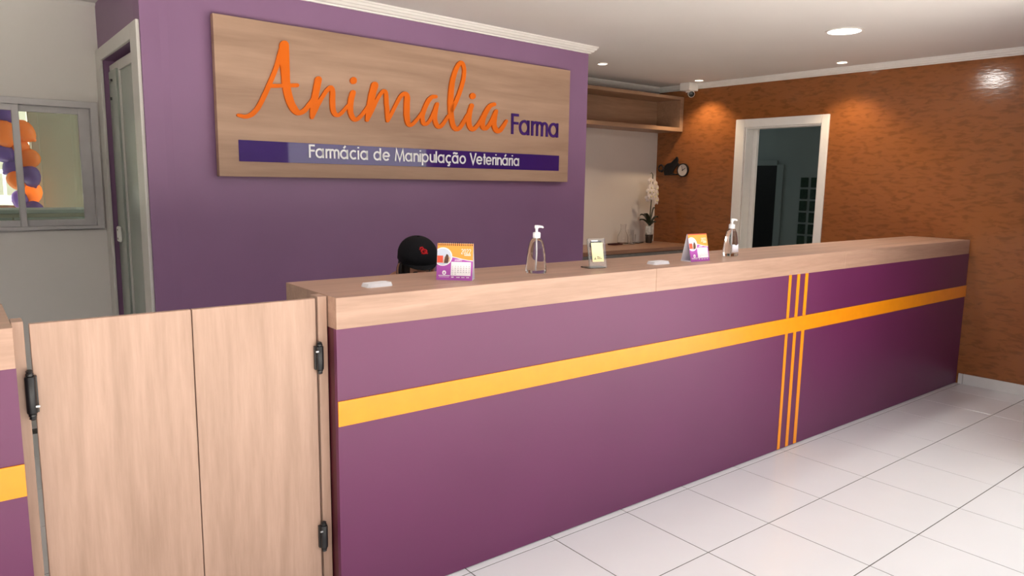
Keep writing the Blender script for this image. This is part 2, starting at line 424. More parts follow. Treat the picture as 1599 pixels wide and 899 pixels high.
# script lettering of the sign: for each stroke left edge, right edge, end cap, start cap in millimetres on the wall (along, up)
SCRIPT = [
  ('A', "415 1779 427 1776 440 1773 455 1772 469 1775 482 1780 495 1787 506 1797 516 1808 527 1821 537 1837 547 1854 557 1873 568 1893 578 1914 588 1935 597 1955 606 1974 615 1994 624 2014 632 2033 640 2053 649 2073 657 2093 664 2111 671 2127 677 2142 684 2157",
   "419 1794 432 1793 444 1791 454 1792 463 1795 472 1800 481 1806 489 1814 497 1822 506 1833 515 1847 525 1864 535 1882 544 1901 555 1922 564 1942 574 1962 583 1981 592 2000 601 2020 609 2039 616 2058 622 2078 628 2098 634 2117 640 2134 646 2149 652 2164", "685 2165 681 2172 674 2176 665 2175 657 2171", "415 1794 411 1792 409 1788 409 1784 411 1781"),
  ('A', "643 2153 643 2131 642 2109 642 2086 643 2059 646 2031 648 2006 649 1984 650 1962 653 1940 658 1915 664 1890 672 1868 681 1849 691 1833 701 1822 713 1813 726 1808 741 1808 755 1812 768 1818 781 1828 793 1841 805 1855 816 1869 825 1881 833 1892 842 1903",
   "694 2160 694 2138 694 2117 694 2094 694 2068 694 2040 694 2014 694 1991 695 1971 697 1951 700 1928 706 1905 712 1885 718 1869 726 1857 732 1847 737 1840 740 1836 742 1834 747 1835 754 1839 763 1845 773 1855 784 1869 795 1882 804 1893 812 1904 821 1914", "844 1909 842 1914 838 1919 832 1920 826 1918", "691 2171 682 2179 669 2180 656 2175 647 2165"),
  ('A', "582 1935 606 1937 631 1940 656 1943 682 1946 708 1949 734 1952",
   "582 1954 607 1957 631 1959 656 1962 682 1965 708 1969 734 1972", "739 1954 743 1959 745 1964 743 1968 739 1971", "577 1952 573 1948 572 1943 573 1939 577 1936"),
  ('n', "835 2005 832 1989 828 1972 824 1955 819 1933 813 1909 809 1888 806 1869 804 1852 802 1837 802 1824 802 1813 802 1803",
   "874 2002 870 1986 866 1970 862 1952 856 1930 852 1906 846 1885 842 1866 836 1850 832 1836 829 1824 827 1814 824 1803", "803 1798 806 1794 812 1793 818 1794 822 1798", "874 2011 868 2018 860 2021 850 2019 840 2013"),
  ('n', "824 1802 836 1824 848 1845 858 1865 868 1881 876 1895 884 1908 894 1921 901 1932 908 1941 917 1948 924 1954 927 1955 923 1954 921 1956 922 1954 922 1945 921 1930 920 1915 919 1899 919 1883 920 1868 921 1854 924 1842 929 1831 936 1822 946 1816 958 1814 970 1815 981 1820 990 1827 999 1834 1008 1844 1016 1853 1023 1861 1031 1870 1038 1879",
   "805 1809 814 1831 824 1853 834 1874 846 1891 856 1905 866 1917 874 1930 882 1942 890 1952 899 1963 908 1972 920 1979 935 1980 945 1972 950 1961 952 1948 952 1932 951 1917 951 1902 951 1886 951 1872 952 1861 954 1851 956 1845 958 1840 961 1837 963 1835 965 1835 971 1837 977 1841 984 1847 992 1855 1000 1863 1008 1871 1015 1880 1023 1888", "1040 1883 1039 1888 1036 1891 1032 1892 1027 1891", "804 1803 806 1799 810 1796 815 1796 821 1798"),
  ('i', "1047 1958 1042 1949 1038 1939 1034 1928 1031 1915 1028 1901 1026 1887 1025 1873 1025 1859 1027 1845 1031 1832 1037 1819 1044 1809 1053 1802 1063 1797 1076 1797 1088 1801 1098 1807 1107 1815 1118 1825 1129 1837 1139 1849 1147 1861 1155 1872 1162 1883",
   "1077 1951 1074 1941 1071 1933 1068 1924 1065 1912 1063 1900 1061 1887 1060 1875 1060 1863 1060 1852 1062 1842 1066 1833 1069 1826 1072 1822 1074 1820 1075 1820 1078 1820 1084 1823 1092 1829 1101 1837 1112 1848 1121 1859 1129 1869 1137 1880 1145 1891", "1163 1888 1162 1892 1158 1895 1153 1896 1148 1894", "1078 1958 1075 1965 1068 1968 1060 1968 1052 1964"),
  ('i.', "1045 2019 1045 2016",
   "1086 2023 1086 2020", "1048 2007 1055 2001 1065 2000 1076 2003 1083 2011", "1084 2032 1076 2038 1066 2039 1056 2035 1048 2028"),
  ('m', "1177 2011 1173 1996 1168 1981 1163 1965 1158 1946 1154 1926 1150 1907 1146 1889 1142 1871 1140 1854 1138 1839 1137 1826 1136 1812",
   "1222 2004 1217 1989 1211 1975 1206 1960 1202 1942 1197 1923 1192 1903 1186 1884 1180 1866 1174 1850 1169 1836 1164 1823 1159 1810", "1136 1807 1140 1803 1145 1801 1152 1802 1157 1805", "1222 2014 1217 2023 1206 2027 1194 2026 1184 2020"),
  ('m', "1158 1808 1170 1827 1182 1847 1193 1866 1204 1887 1214 1908 1224 1925 1233 1939 1241 1951 1249 1960 1256 1967 1261 1971 1260 1971 1257 1971 1258 1970 1260 1965 1261 1954 1261 1938 1261 1920 1262 1903 1264 1886 1265 1868 1267 1850 1269 1832 1271 1815",
   "1137 1815 1147 1835 1156 1856 1166 1876 1178 1896 1192 1916 1204 1933 1214 1948 1222 1960 1231 1971 1238 1979 1247 1987 1259 1992 1273 1990 1281 1983 1286 1972 1288 1958 1289 1941 1290 1924 1291 1907 1293 1890 1294 1872 1294 1853 1294 1835 1294 1817", "1272 1810 1277 1807 1282 1806 1288 1808 1292 1812", "1136 1810 1138 1805 1143 1802 1148 1801 1154 1804"),
  ('m', "1292 1812 1302 1827 1312 1843 1322 1859 1332 1877 1342 1894 1352 1911 1362 1927 1372 1942 1381 1954 1390 1962 1397 1967 1398 1967 1396 1967 1396 1964 1397 1959 1397 1947 1395 1929 1394 1910 1393 1892 1393 1873 1393 1855 1396 1838 1399 1823 1404 1810 1410 1799 1420 1792 1434 1789 1448 1792 1460 1799 1470 1807 1482 1819 1495 1832 1506 1844 1514 1854 1520 1863 1525 1872",
   "1272 1820 1282 1835 1291 1851 1301 1867 1311 1884 1321 1901 1331 1918 1341 1935 1351 1951 1361 1965 1371 1976 1383 1985 1398 1991 1415 1989 1428 1980 1434 1967 1436 1950 1434 1931 1434 1912 1434 1894 1432 1876 1432 1859 1434 1844 1434 1830 1436 1819 1438 1813 1438 1811 1436 1810 1438 1811 1444 1814 1454 1820 1464 1830 1478 1843 1488 1854 1496 1863 1502 1871 1508 1879", "1527 1876 1526 1880 1522 1883 1517 1884 1512 1883", "1271 1815 1272 1810 1276 1807 1282 1806 1288 1808"),
  ('a', "1621 1991 1611 1991 1599 1990 1584 1984 1571 1975 1559 1964 1549 1951 1539 1935 1530 1918 1522 1901 1516 1885 1511 1869 1508 1853 1509 1838 1512 1823 1518 1812 1529 1804 1544 1802 1558 1805 1570 1813 1581 1824 1592 1836 1602 1850 1612 1866 1621 1883 1629 1900 1636 1918 1643 1935",
   "1622 1970 1612 1968 1604 1967 1599 1965 1593 1959 1584 1950 1576 1940 1568 1926 1559 1910 1552 1895 1546 1880 1541 1866 1538 1854 1539 1842 1541 1832 1544 1826 1545 1824 1545 1823 1547 1823 1554 1827 1563 1835 1571 1846 1579 1858 1587 1873 1595 1889 1603 1905 1610 1923 1618 1940", "1643 1941 1640 1946 1635 1948 1628 1948 1622 1945", "1629 1972 1633 1977 1635 1982 1633 1987 1628 1991"),
  ('a', "1622 1941 1616 1924 1610 1907 1605 1890 1601 1873 1599 1856 1600 1839 1604 1823 1611 1809 1621 1798 1636 1791 1653 1792 1668 1799 1681 1810 1692 1823 1702 1836 1711 1847 1718 1858 1726 1868",
   "1645 1938 1641 1921 1637 1905 1634 1889 1631 1873 1630 1857 1631 1845 1635 1833 1640 1823 1645 1817 1646 1816 1647 1815 1652 1817 1660 1823 1671 1834 1681 1846 1690 1856 1697 1867 1705 1877", "1728 1873 1726 1878 1722 1881 1716 1882 1710 1881", "1645 1943 1641 1947 1636 1949 1630 1948 1625 1945"),
  ('l', "1754 1900 1767 1921 1779 1942 1791 1964 1802 1986 1813 2009 1822 2031 1831 2054 1838 2076 1845 2098 1849 2121 1851 2142 1852 2162 1849 2180 1844 2195 1836 2206 1823 2213 1806 2213 1791 2205 1780 2194 1770 2180 1760 2164 1751 2145 1742 2124 1734 2102 1727 2079 1722 2055 1718 2030 1715 2004 1713 1977 1712 1950 1713 1925 1714 1901 1717 1877 1721 1855 1726 1834 1733 1816 1742 1801 1755 1790 1772 1783 1792 1785 1807 1793 1820 1803 1832 1816 1843 1831 1852 1846 1861 1859 1869 1872 1877 1885",
   "1727 1909 1739 1930 1750 1950 1762 1971 1772 1993 1783 2014 1792 2036 1801 2058 1809 2079 1816 2100 1820 2121 1823 2141 1824 2158 1821 2172 1816 2184 1812 2190 1811 2191 1814 2190 1812 2189 1807 2182 1799 2171 1791 2157 1783 2140 1776 2120 1769 2099 1764 2077 1761 2054 1758 2031 1756 2005 1755 1979 1755 1954 1755 1929 1755 1905 1757 1883 1760 1862 1764 1843 1769 1828 1775 1818 1780 1812 1782 1810 1782 1810 1788 1812 1797 1818 1806 1828 1816 1842 1826 1856 1836 1868 1844 1881 1853 1893", "1879 1890 1877 1895 1872 1899 1865 1900 1858 1898", "1725 1902 1728 1897 1734 1893 1742 1893 1749 1895"),
  ('i', "1881 1953 1876 1939 1870 1926 1865 1911 1861 1894 1857 1876 1855 1858 1856 1841 1860 1825 1867 1811 1876 1800 1890 1792 1909 1790 1926 1796 1939 1805 1950 1816 1962 1828 1973 1841 1983 1854 1990 1866 1994 1876 1998 1885",
   "1915 1947 1910 1934 1905 1921 1901 1907 1898 1891 1896 1875 1895 1860 1896 1847 1898 1834 1902 1825 1905 1820 1908 1818 1907 1817 1909 1818 1917 1822 1927 1830 1938 1840 1948 1852 1957 1864 1964 1873 1969 1882 1974 1891", "2000 1891 1996 1895 1991 1898 1984 1898 1978 1896", "1915 1954 1911 1960 1903 1963 1894 1963 1886 1959"),
  ('i.', "1883 2009 1883 2005",
   "1929 2013 1929 2009", "1886 1997 1894 1991 1906 1989 1917 1993 1926 2000", "1926 2021 1917 2027 1905 2029 1894 2025 1886 2018"),
  ('a', "2079 1984 2068 1981 2054 1978 2037 1969 2022 1956 2009 1940 1996 1923 1985 1905 1976 1887 1970 1868 1967 1851 1967 1834 1972 1819 1983 1807 2001 1801 2021 1803 2035 1812 2047 1823 2060 1836 2071 1850 2082 1866 2091 1882 2099 1897 2105 1911 2111 1924",
   "2087 1961 2077 1958 2069 1955 2062 1951 2052 1941 2042 1927 2031 1911 2022 1896 2014 1880 2009 1865 2006 1851 2006 1838 2007 1831 2009 1828 2010 1827 2010 1826 2014 1828 2022 1837 2033 1848 2042 1861 2052 1876 2061 1891 2068 1904 2076 1917 2083 1931", "2112 1930 2109 1936 2103 1939 2095 1939 2088 1936", "2095 1965 2099 1971 2099 1977 2094 1982 2087 1985"),
  ('a', "2088 1934 2081 1916 2074 1898 2068 1880 2065 1864 2063 1848 2065 1832 2072 1817 2082 1803 2096 1793 2115 1789 2133 1793 2148 1801 2161 1813 2172 1827 2182 1840 2189 1851 2195 1861 2201 1871",
   "2115 1931 2111 1913 2107 1895 2105 1878 2103 1864 2103 1851 2105 1840 2109 1831 2116 1823 2120 1819 2118 1819 2119 1819 2125 1821 2134 1828 2145 1839 2155 1850 2164 1860 2171 1869 2179 1878", "2202 1876 2200 1880 2195 1883 2189 1884 2183 1882", "2114 1936 2111 1940 2105 1942 2098 1942 2092 1939"),
]
# ------------------------------------------------------------------ the room shell
L = 5.0704; PHI = -0.0378; PSI = 0.0588
ZC = 2.46                                     # ceiling
YB = 2.99                                     # back wall
YW = 2.80                                     # white wall with the window
PX, PY = -0.19, 1.659                         # left corner of the purple block
PLEN = 3.026                                  # its length

# floor: grout bed with separate ceramic tiles
SX, SY, TX, TD = .4307, .4464, .5119, .0301
floor = structure(box('floor', (-3.2, -2.75, -.12), (5.2, YW, -.0014), 'grout'))
GAP = .0048
tile_me = {}
def tile(x0, x1, y0, y1):
    x0 += GAP / 2; x1 -= GAP / 2; y0 += GAP / 2; y1 -= GAP / 2
    key = (round(x1 - x0, 4), round(y1 - y0, 4))
    if key not in tile_me:
        w, d = key
        mb = MB(); b = .0007
        mb.add([(0, 0, -.0014), (w, 0, -.0014), (w, d, -.0014), (0, d, -.0014), (0, 0, -b), (w, 0, -b), (w, d, -b), (0, d, -b),
                (b, b, 0), (w - b, b, 0), (w - b, d - b, 0), (b, d - b, 0)],
               [(0, 1, 5, 4), (1, 2, 6, 5), (2, 3, 7, 6), (3, 0, 4, 7), (4, 5, 9, 8), (5, 6, 10, 9), (6, 7, 11, 10), (7, 4, 8, 11), (8, 9, 10, 11)])
        me = bpy.data.meshes.new('tile'); me.from_pydata(mb.v, [], mb.f); me.materials.append(M['tile']); tile_me[key] = me
    o = bpy.data.objects.new('tile', tile_me[key]); COL.objects.link(o); o.parent = floor; o.location = (x0, y0, 0)
xs = [TX + k * SX for k in range(-8, 12)]
rows = [(-TD - (j + 1) * SY, -TD - j * SY) for j in range(6)] + [(-TD, 0.012)] + [(.012 + j * SY, min(YW, .012 + (j + 1) * SY)) for j in range(6)]
for y0, y1 in rows:
    for k in range(len(xs) - 1):
        a, b_ = xs[k], xs[k + 1]
        y_mid = (y0 + y1) / 2
        lim = L + min(y0 * math.tan(PHI), y1 * math.tan(PHI)) + .01
        if a >= lim - .02: continue
        # behind the counter only the tiles the gate gap can show are laid one by one
        if y0 > .02 and (a > .6): continue
        tile(a, min(b_, lim), y0, y1)
structure(box('floor_behind_counter', (.94, .02, -.0014), (5.0, YB, -.0005), 'tile'))

structure(box('ceiling', (-3.3, FRONT_Y, ZC), (5.3, YB + .12, ZC + .1), 'ceiling'))

# purple block: front face and the side with the glass door, drawn in its own turned frame
wc = MB().box((0, 0, 0), (PLEN, .10, ZC)).build('wall_center', 'purple_wall', loc=(PX, PY, 0), rot=(0, 0, PSI)); structure(wc)
cs = math.cos(PSI); sn = math.sin(PSI)
PRX, PRY = PX + PLEN * cs, PY + PLEN * sn      # right corner
structure(box('wall_center_return', (PRX - .11, PRY + .06, 0), (PRX - .01, YB, ZC), 'purple_wall'))
# side wall of the block, x from PX to PX+.12, door opening y 1.81..2.66 up to 2.13
ws = MB()
ws.box((PX, PY + .005, 0), (PX + .12, 1.80, ZC)); ws.box((PX, 2.68, 0), (PX + .12, YW + .02, ZC)); ws.box((PX, 1.80, 2.13), (PX + .12, 2.68, ZC))
structure(ws.build('wall_center_side', 'purple_wall'))
# left wall with window opening x -1.02..-.215, z 1.165..1.90
wl = MB(); wx0, wx1, wz0, wz1 = -1.02, -.215, 1.163, 1.90
wl.box((-3.3, YW, 0), (wx0, YW + .12, ZC)); wl.box((wx1, YW, 0), (PX + .12, YW + .12, ZC))
wl.box((wx0, YW, 0), (wx1, YW + .12, wz0)); wl.box((wx0, YW, wz1), (wx1, YW + .12, ZC))
structure(wl.build('wall_left', 'white_wall'))
structure(box('wall_back', (PRX - .02, YB, 0), (5.12, YB + .12, ZC), 'back_wall'))
structure(box('wall_far_left', (-3.3, FRONT_Y, 0), (-3.2, YW, ZC), 'white_wall'))
# shop front: solid wall with two openings to the street
wf = MB()
wf.box((-3.3, FRONT_Y - .12, OPEN_TOP), (5.3, FRONT_Y, ZC + .1))
wf.box((OPEN[1], FRONT_Y - .12, 0), (5.3, FRONT_Y, OPEN_TOP)); wf.box((-3.3, FRONT_Y - .12, 0), (OPEN[0], FRONT_Y, OPEN_TOP))
structure(wf.build('wall_front', 'purple_wall'))
# right wall, turned frame: local y runs along the wall, local +x into it
DY0, DY1, DZ = 1.222, 1.962, 2.012
wr = MB()
wr.box((0, FRONT_Y + .01, 0), (.12, DY0, ZC)); wr.box((0, DY1, 0), (.12, 3.16, ZC)); wr.box((0, DY0, DZ), (.12, DY1, ZC))
wall_right = structure(wr.build('wall_right', 'wallpaper', loc=(L, 0, 0), rot=(0, 0, -PHI)))
def RW(mb_or_name, *a, **k): pass
RROT = (0, 0, -PHI); RLOC = (L, 0, 0)

# skirting of the right wall: separate tile pieces
bb = tag(bpy.data.objects.new('baseboard_right', None), kind='structure'); COL.objects.link(bb); bb.location = RLOC; bb.rotation_euler = RROT
edges = [-.012, -.045]
while edges[-1] > -1.2: edges.append(max(-1.24, edges[-1] - .4464))
for a, b_ in zip(edges, edges[1:]):
    box('skirting_tile', (-.012, b_ + .0015, 0), (0, a - .0015, .079), 'skirting', bb, bevel=.002)

# cornices: stepped crown profile
PROF = [(0, 0), (.012, 0), (.014, .008), (.026, .012), (.034, .024), (.040, .026), (.046, .038), (.052, .040), (.052, .05), (0, .05)]
def cornice(name, length, loc, rz, p0=0., p1=0., sc=1.0):
    """profile runs along local x, sticks out to local -y; p0/p1 mitre: extra length at the outer lip"""
    mb = MB(); n = len(PROF)
    a = [(-p0 * y, -y * sc, ZC - .05 * sc + z * sc) for y, z in PROF]; b_ = [(length + p1 * y, -y * sc, ZC - .05 * sc + z * sc) for y, z in PROF]
    mb.add(a + b_, [tuple(range(n)), tuple(range(2 * n - 1, n - 1, -1))] + [(i, (i + 1) % n, n + (i + 1) % n, n + i) for i in range(n)])
    return structure(mb.build(name, 'trim', loc=loc, rot=(0, 0, rz)))
cornice('trim_1', PLEN, (PX, PY, 0), PSI, 0, 1)
cornice('trim_2', YB - PRY - .06, (PRX - .01, PRY + .01, 0), PI / 2, 0, 0)
XC = L + YB * math.tan(PHI)
cornice('trim_3', XC - PRX, (PRX, YB, 0), 0, 0, 0)
cornice('trim_4', 4.22, (XC, YB, 0), -PI / 2 - PHI, 0, 0)
cornice('trim_5', 3.0, (PX - 3.0, YW, 0), 0, 0, 0, .35)

# ------------------------------------------------------------------ window in the left wall
w1 = tag(bpy.data.objects.new('window_1', None), kind='structure'); COL.objects.link(w1)
y = YW
fr = MB(); t = .036
fr.box((wx0, y - .02, wz0), (wx0 + t, y + .09, wz1)); fr.box((wx1 - t, y - .02, wz0), (wx1, y + .09, wz1))
fr.box((wx0 + t, y - .02, wz1 - t), (wx1 - t, y + .09, wz1)); fr.box((wx0 + t, y - .02, wz0), (wx1 - t, y + .09, wz0 + .02))
fr.build('window_frame', 'alu', w1, bevel=.002)
def sash(x0, x1, yy, sl, sr):
    s = MB(); za, zb = wz0 + .02, wz1 - t
    s.box((x0, yy, za), (x0 + sl, yy + .025, zb)); s.box((x1 - sr, yy, za), (x1, yy + .025, zb))
    s.box((x0 + sl, yy, zb - .034), (x1 - sr, yy + .025, zb)); s.box((x0 + sl, yy, za), (x1 - sr, yy + .025, za + .036))
    o = s.build('sash', 'alu', w1, bevel=.002)
    box('pane', (x0 + sl, yy + .011, za + .036), (x1 - sr, yy + .014, zb - .034), 'pane', o)
sash(wx0 + t, -.600, y + .005, .05, .032)
sash(-.632, wx1 - t, y + .042, .030, .058)

# ------------------------------------------------------------------ glass door in the purple side
d1 = tag(bpy.data.objects.new('door_1', None), kind='structure'); COL.objects.link(d1)
x = PX
c = MB()
c.box((x - .016, 1.672, 0), (x, 1.815, 2.195)); c.build('casing', 'trim_grey', d1, bevel=.003)
c = MB(); c.box((x - .016, 2.665, 0), (x, YW - .003, 2.195)); c.build('casing', 'trim_grey', d1, bevel=.003)
c = MB(); c.box((x - .016, 1.815, 2.125), (x, 2.665, 2.195)); c.build('casing', 'trim_grey', d1, bevel=.003)
lf = MB(); xx = x + .030
lf.box((xx, 2.40, 0.012), (xx + .03, 2.66, 2.10)); lf.box((xx, 1.82, 2.05), (xx + .03, 2.40, 2.10)); lf.box((xx, 1.82, .012), (xx + .03, 2.40, .10)); lf.box((xx, 1.82, .10), (xx + .03, 1.87, 2.05))
leaf = lf.build('door_frame', 'trim_grey', d1, bevel=.003)
box('pane', (xx + .010, 1.87, .10), (xx + .018, 2.40, 2.05), 'frost', leaf)
st2 = box('glass_stile', (xx - .012, 2.405, .05), (xx - .001, 2.62, 2.06), 'frost', leaf)
hl = MB(); hl.box((xx - .03, 2.50, 1.10), (xx - .0125, 2.58, 1.19)); hl.build('handle', 'trim', leaf, bevel=.012)
hl = MB(); hl.box((xx - .032, 2.535, 1.165), (xx - .0301, 2.545, 1.175)); hl.box((xx - .032, 2.535, 1.115), (xx - .0301, 2.545, 1.125)); hl.build('screw', 'black', leaf)
ck = MB(); ck.box((xx - .022, 2.52, 2.00), (xx - .0121, 2.56, 2.012)); ck.box((xx - .022, 2.555, 1.90), (xx - .0121, 2.575, 1.915)); ck.build('door_catch', 'black', leaf)
# the room behind this door: a plain pale wall close by
structure(box('wall_inner_room', (1.2, 1.95, 0), (1.28, YB + .5, ZC), 'pale_green'))
structure(box('wall_inner_room_end', (PX + .12, YW + .13, 0), (1.2, YW + .2, ZC), 'pale_green'))

# ------------------------------------------------------------------ door in the orange wall
d2 = tag(bpy.data.objects.new('door_2', None), kind='structure'); COL.objects.link(d2); d2.location = RLOC; d2.rotation_euler = RROT
ys0, ys1, zt = 1.155, 2.058, 2.088
for a, b_ in (((-.018, ys0, 0), (0, DY0, zt)), ((-.018, DY1, 0), (0, ys1, zt)), ((-.018, DY0, DZ), (0, DY1, zt))):
    box('casing', a, b_, 'trim', d2, bevel=.004)
for a, b_ in (((0, DY0, 0), (.12, DY0 + .012, DZ)), ((0, DY1 - .012, 0), (.12, DY1, DZ)), ((0, DY0 + .012, DZ - .012), (.12, DY1 - .012, DZ))):
    box('jamb', a, b_, 'trim', d2, bevel=.002)
leaf2 = box('door_leaf', (.128, 1.915, .01), (.163, 2.75, DZ + .04), 'trim', d2, bevel=.003)
hp = MB()
hp.lathe([(.5, -.004), (.5, 0), (.38, .001), (.34, -.003)], 20, .036, .10)
hp.xform(Matrix.Translation((.127, 1.975, 1.07)) @ Matrix.Rotation(-PI / 2, 4, 'Y') @ Matrix.Rotation(PI / 2, 4, 'Z'))
hp.build('pull_handle', 'steel', leaf2, smooth='auto')
# the dim room beyond
far = MB(); far.box((9.05, -1.0, -.3), (9.15, 8.0, 2.75))
structure(far.build('wall_beyond', 'green_wall'))
structure(box('floor_beyond', (5.25, -1.0, -.35), (9.05, 8.0, -.30), 'skirting'))
structure(box('ceiling_beyond', (5.25, -1.0, 2.75), (9.15, 8.0, 2.85), 'ceiling'))
structure(box('wall_beyond_near', (5.25, -1.1, -.3), (9.15, -1.0, 2.75), 'green_wall'))
structure(box('wall_beyond_end', (5.25, 8.0, -.3), (9.15, 8.1, 2.75), 'green_wall'))
d3 = tag(bpy.data.objects.new('door_3', None), kind='structure'); COL.objects.link(d3)
box('door_leaf', (9.03, 4.14, -.3), (9.05, 4.85, 1.785), 'dark_door', d3)
box('casing', (9.02, 4.03, -.3), (9.05, 4.139, 1.80), 'green_wall', d3, bevel=.004)
box('casing', (9.02, 4.139, 1.787), (9.05, 4.90, 1.86), 'green_wall', d3, bevel=.004)
structure(box('wall_beyond_back', (5.20, 3.0, -.3), (5.25, 8.1, 2.75), 'green_wall'))
gb = tag(bpy.data.objects.new('window_2', None), kind='structure'); COL.objects.link(gb)
for r in range(8):
    for cc in range(3):
        yy = 3.742 - cc * .160; zz = 1.608 - r * .171
        box('glass_block', (9.03, yy - .118, zz - .142), (9.05, yy, zz), 'glass_block', gb, bevel=.006, seg=1)
pl = bpy.data.lights.new('beyond_room_fill', 'POINT'); pl.energy = 16; pl.color = (.82, .95, 1.0); pl.shadow_soft_size = .25  # added fill light, no known fixture; brightens the room beyond the door
po = bpy.data.objects.new('beyond_room_fill', pl); COL.objects.link(po); po.location = (7.6, 5.8, 2.5)

# ------------------------------------------------------------------ room behind the window and the street beyond it
YR = 5.5
structure(box('floor_next_room', (-3.2, YW + .12, -.12), (1.2, YR + .1, 0), 'skirting'))
structure(box('ceiling_next_room', (-3.3, YW + .12, ZC), (1.28, YR + .1, ZC + .1), 'ceiling'))
nr = MB(); nr.box((-.345, YR, 0), (1.28, YR + .1, ZC)); nr.box((-1.9, YR, 2.12), (-.345, YR + .1, ZC)); nr.box((-3.3, YR, 0), (-1.9, YR + .1, ZC))
structure(nr.build('wall_next_room', 'pale_green'))
structure(box('wall_next_room_side', (-3.3, YW + .12, 0), (-3.2, YR, ZC), 'pale_green'))
structure(box('trim_6', (-.335, YR - .015, 0), (-.27, YR, 2.19), 'pale_green', bevel=.004))
portal(-1.9, -.345, 0, 2.12, YR + .06, -1)
gnd = structure(box('floor_street', (-14, -16, -.12), (14, -2.751, -.0), 'pavement'))
structure(box('floor_street_back', (-9, YR + .101, -.40), (5, 18, -.13), 'pavement'))

# unseen wall added across the street for a dark reflection in the sign strip
structure(box('wall_opposite_added', (-14, -10.4, 0), (6.6, -10, 3.4), 'opposite'))
# low cabinet in the next room seen along the bottom of the window
lc = thing('low_cabinet', 'low grey-green cabinet seen through the bottom of the window', 'cabinet', (-.3, 4.6, 0.06))
box('body', (-1.3, 0, -.06), (1.3, .4, 1.12), 'pale_green', lc, bevel=.004)
box('cabinet_top', (-1.32, -.02, 1.12), (1.32, .42, 1.15), 'green_wall', lc, bevel=.004)
for k in range(5): box('door', (-1.29 + k * .517, -.016, .05), (-.785 + k * .517, 0, 1.09), 'green_wall', lc, bevel=.003)

# balloons round the far opening
bg = thing('balloon_garland', 'garland of orange and purple balloons seen through the window', 'balloons', (-.45, YR - .2, 0))
bl = MB()
prof = [(.0, -.128), (.014, -.125), (.018, -.112), (.045, -.095), (.075, -.06), (.096, -.015), (.102, .03), (.092, .075), (.064, .108), (.03, .123), (.004, .126)]
bl.lathe(prof, 16)
bme = {}
for key in ('balloon_o', 'balloon_p'):
    o = bl.build('balloon', key, bg, smooth=True); bme[key] = o.data; bpy.data.objects.remove(o)
spots = [(-.07, 1.965, 'p', .9), (-.09, 1.80, 'o', 1.1), (.055, 1.83, 'o', .95), (-.10, 1.66, 'p', 1.), (.03, 1.70, 'o', .75), (.065, 1.60, 'o', .9),
         (-.035, 1.545, 'p', .9), (.075, 1.455, 'p', .9), (-.02, 1.42, 'o', .8), (.07, 1.31, 'o', 1.), (.0, 1.26, 'p', .8), (.085, 1.16, 'p', .9), (.08, 1.05, 'o', .9),
         (-.16, 2.08, 'o', 1.), (-.3, 2.12, 'p', 1.), (.0, 1.1, 'o', .9), (.03, .95, 'p', 1.), (.05, .8, 'o', 1.), (.06, .62, 'p', 1.)]
for i, (dx, z, cc, s) in enumerate(spots):
    o = bpy.data.objects.new('balloon', bme['balloon_' + cc]); COL.objects.link(o); o.parent = bg
    o.location = (dx, random.uniform(-.06, .06), z); o.scale = (s * .88,) * 3
    o.rotation_euler = (random.uniform(-.5, .5), random.uniform(-.9, .9), 0)
structure(box('wall_back_street', (-9, 14.0, -.13), (5, 14.3, 6.0), 'pale_green'))
# railing and parked car out in the street
rl = thing('street_railing', 'white metal railing outside seen between the balloons', 'railing', (-.35, 9.0, -.13))
for k in range(12): box('baluster', (-1.3 + k * .16, 0, 0), (-1.27 + k * .16, .03, 1.62), 'white_plastic', rl)
for z in (.15, 1.62): box('rail', (-1.4, -.01, z), (.60, .04, z + .05), 'white_plastic', rl)
cr = thing('parked_car', 'white parked car outside, seen low through the window', 'car', (-.62, 7.4, -.13), 0)
side = [(-2.0, .32), (2.0, .32), (2.02, .72), (1.75, .86), (1.0, .92), (.45, 1.36), (-.9, 1.40), (-1.7, .98), (-2.02, .9)]
MB().prism(side, 'y', -.8, .8).build('body', 'car_white', cr, bevel=.06)
win = [(.86, .94), (.40, 1.30), (-.85, 1.33), (-1.45, .98)]
MB().prism(win, 'y', -.815, .815).build('side_window', 'car_glass', cr)
for sx_ in (-1.25, 1.25):
    for sy_ in (-.82, .82):
        o = MB().lathe([(.18, -.1), (.31, -.1), (.31, .1), (.18, .1)], 20).xform(Matrix.Translation((sx_, sy_, .31)) @ Matrix.Rotation(PI / 2, 4, 'X')).build('wheel', 'black', cr, smooth='auto')
# ------------------------------------------------------------------ reception counter
H, SLAB, CD = 1.10, .1036, .4305
ct = thing('reception_counter', 'long purple reception counter with thick oak top and orange stripes', 'counter')
seams = [0.0, 1.540, 3.222, L - .018]
for a, b_ in zip(seams, seams[1:]):
    box('counter_top', (a + (.0008 if a else 0), 0, H - SLAB), (b_ - .0008, CD, H), 'wood_x', ct, bevel=.0012, seg=1)
box('front_panel', (.0, .0015, .004), (L - .005, .022, H - SLAB), 'purple_panel', ct)
box('end_panel', (.0005, .0221, .004), (.02, CD - .02, H - SLAB), 'purple_side', ct)
S1, S2 = .6715, .757
box('horizontal_stripe', (.0, -.0035, S2 - (S2 - S1)), (L - .004, .0014, S2), 'orange', ct, bevel=.0006, seg=1)
for xa, xb in ((2.628, 2.652), (2.710, 2.737), (2.792, 2.821)):
    box('vertical_stripe', (xa, -.0012, S2 + .001), (xb, .0014, H - SLAB), 'orange', ct)
    box('vertical_stripe', (xa, -.0012, .006), (xb, .0014, S1 - .001), 'orange', ct)
box('work_surface', (.03, .30, .73), (L - .16, .74, .755), 'wood_x', ct, bevel=.001)
box('end_post', (-.035, .062, .0), (-.004, .125, 1.099), 'wood_z', ct, bevel=.0015)
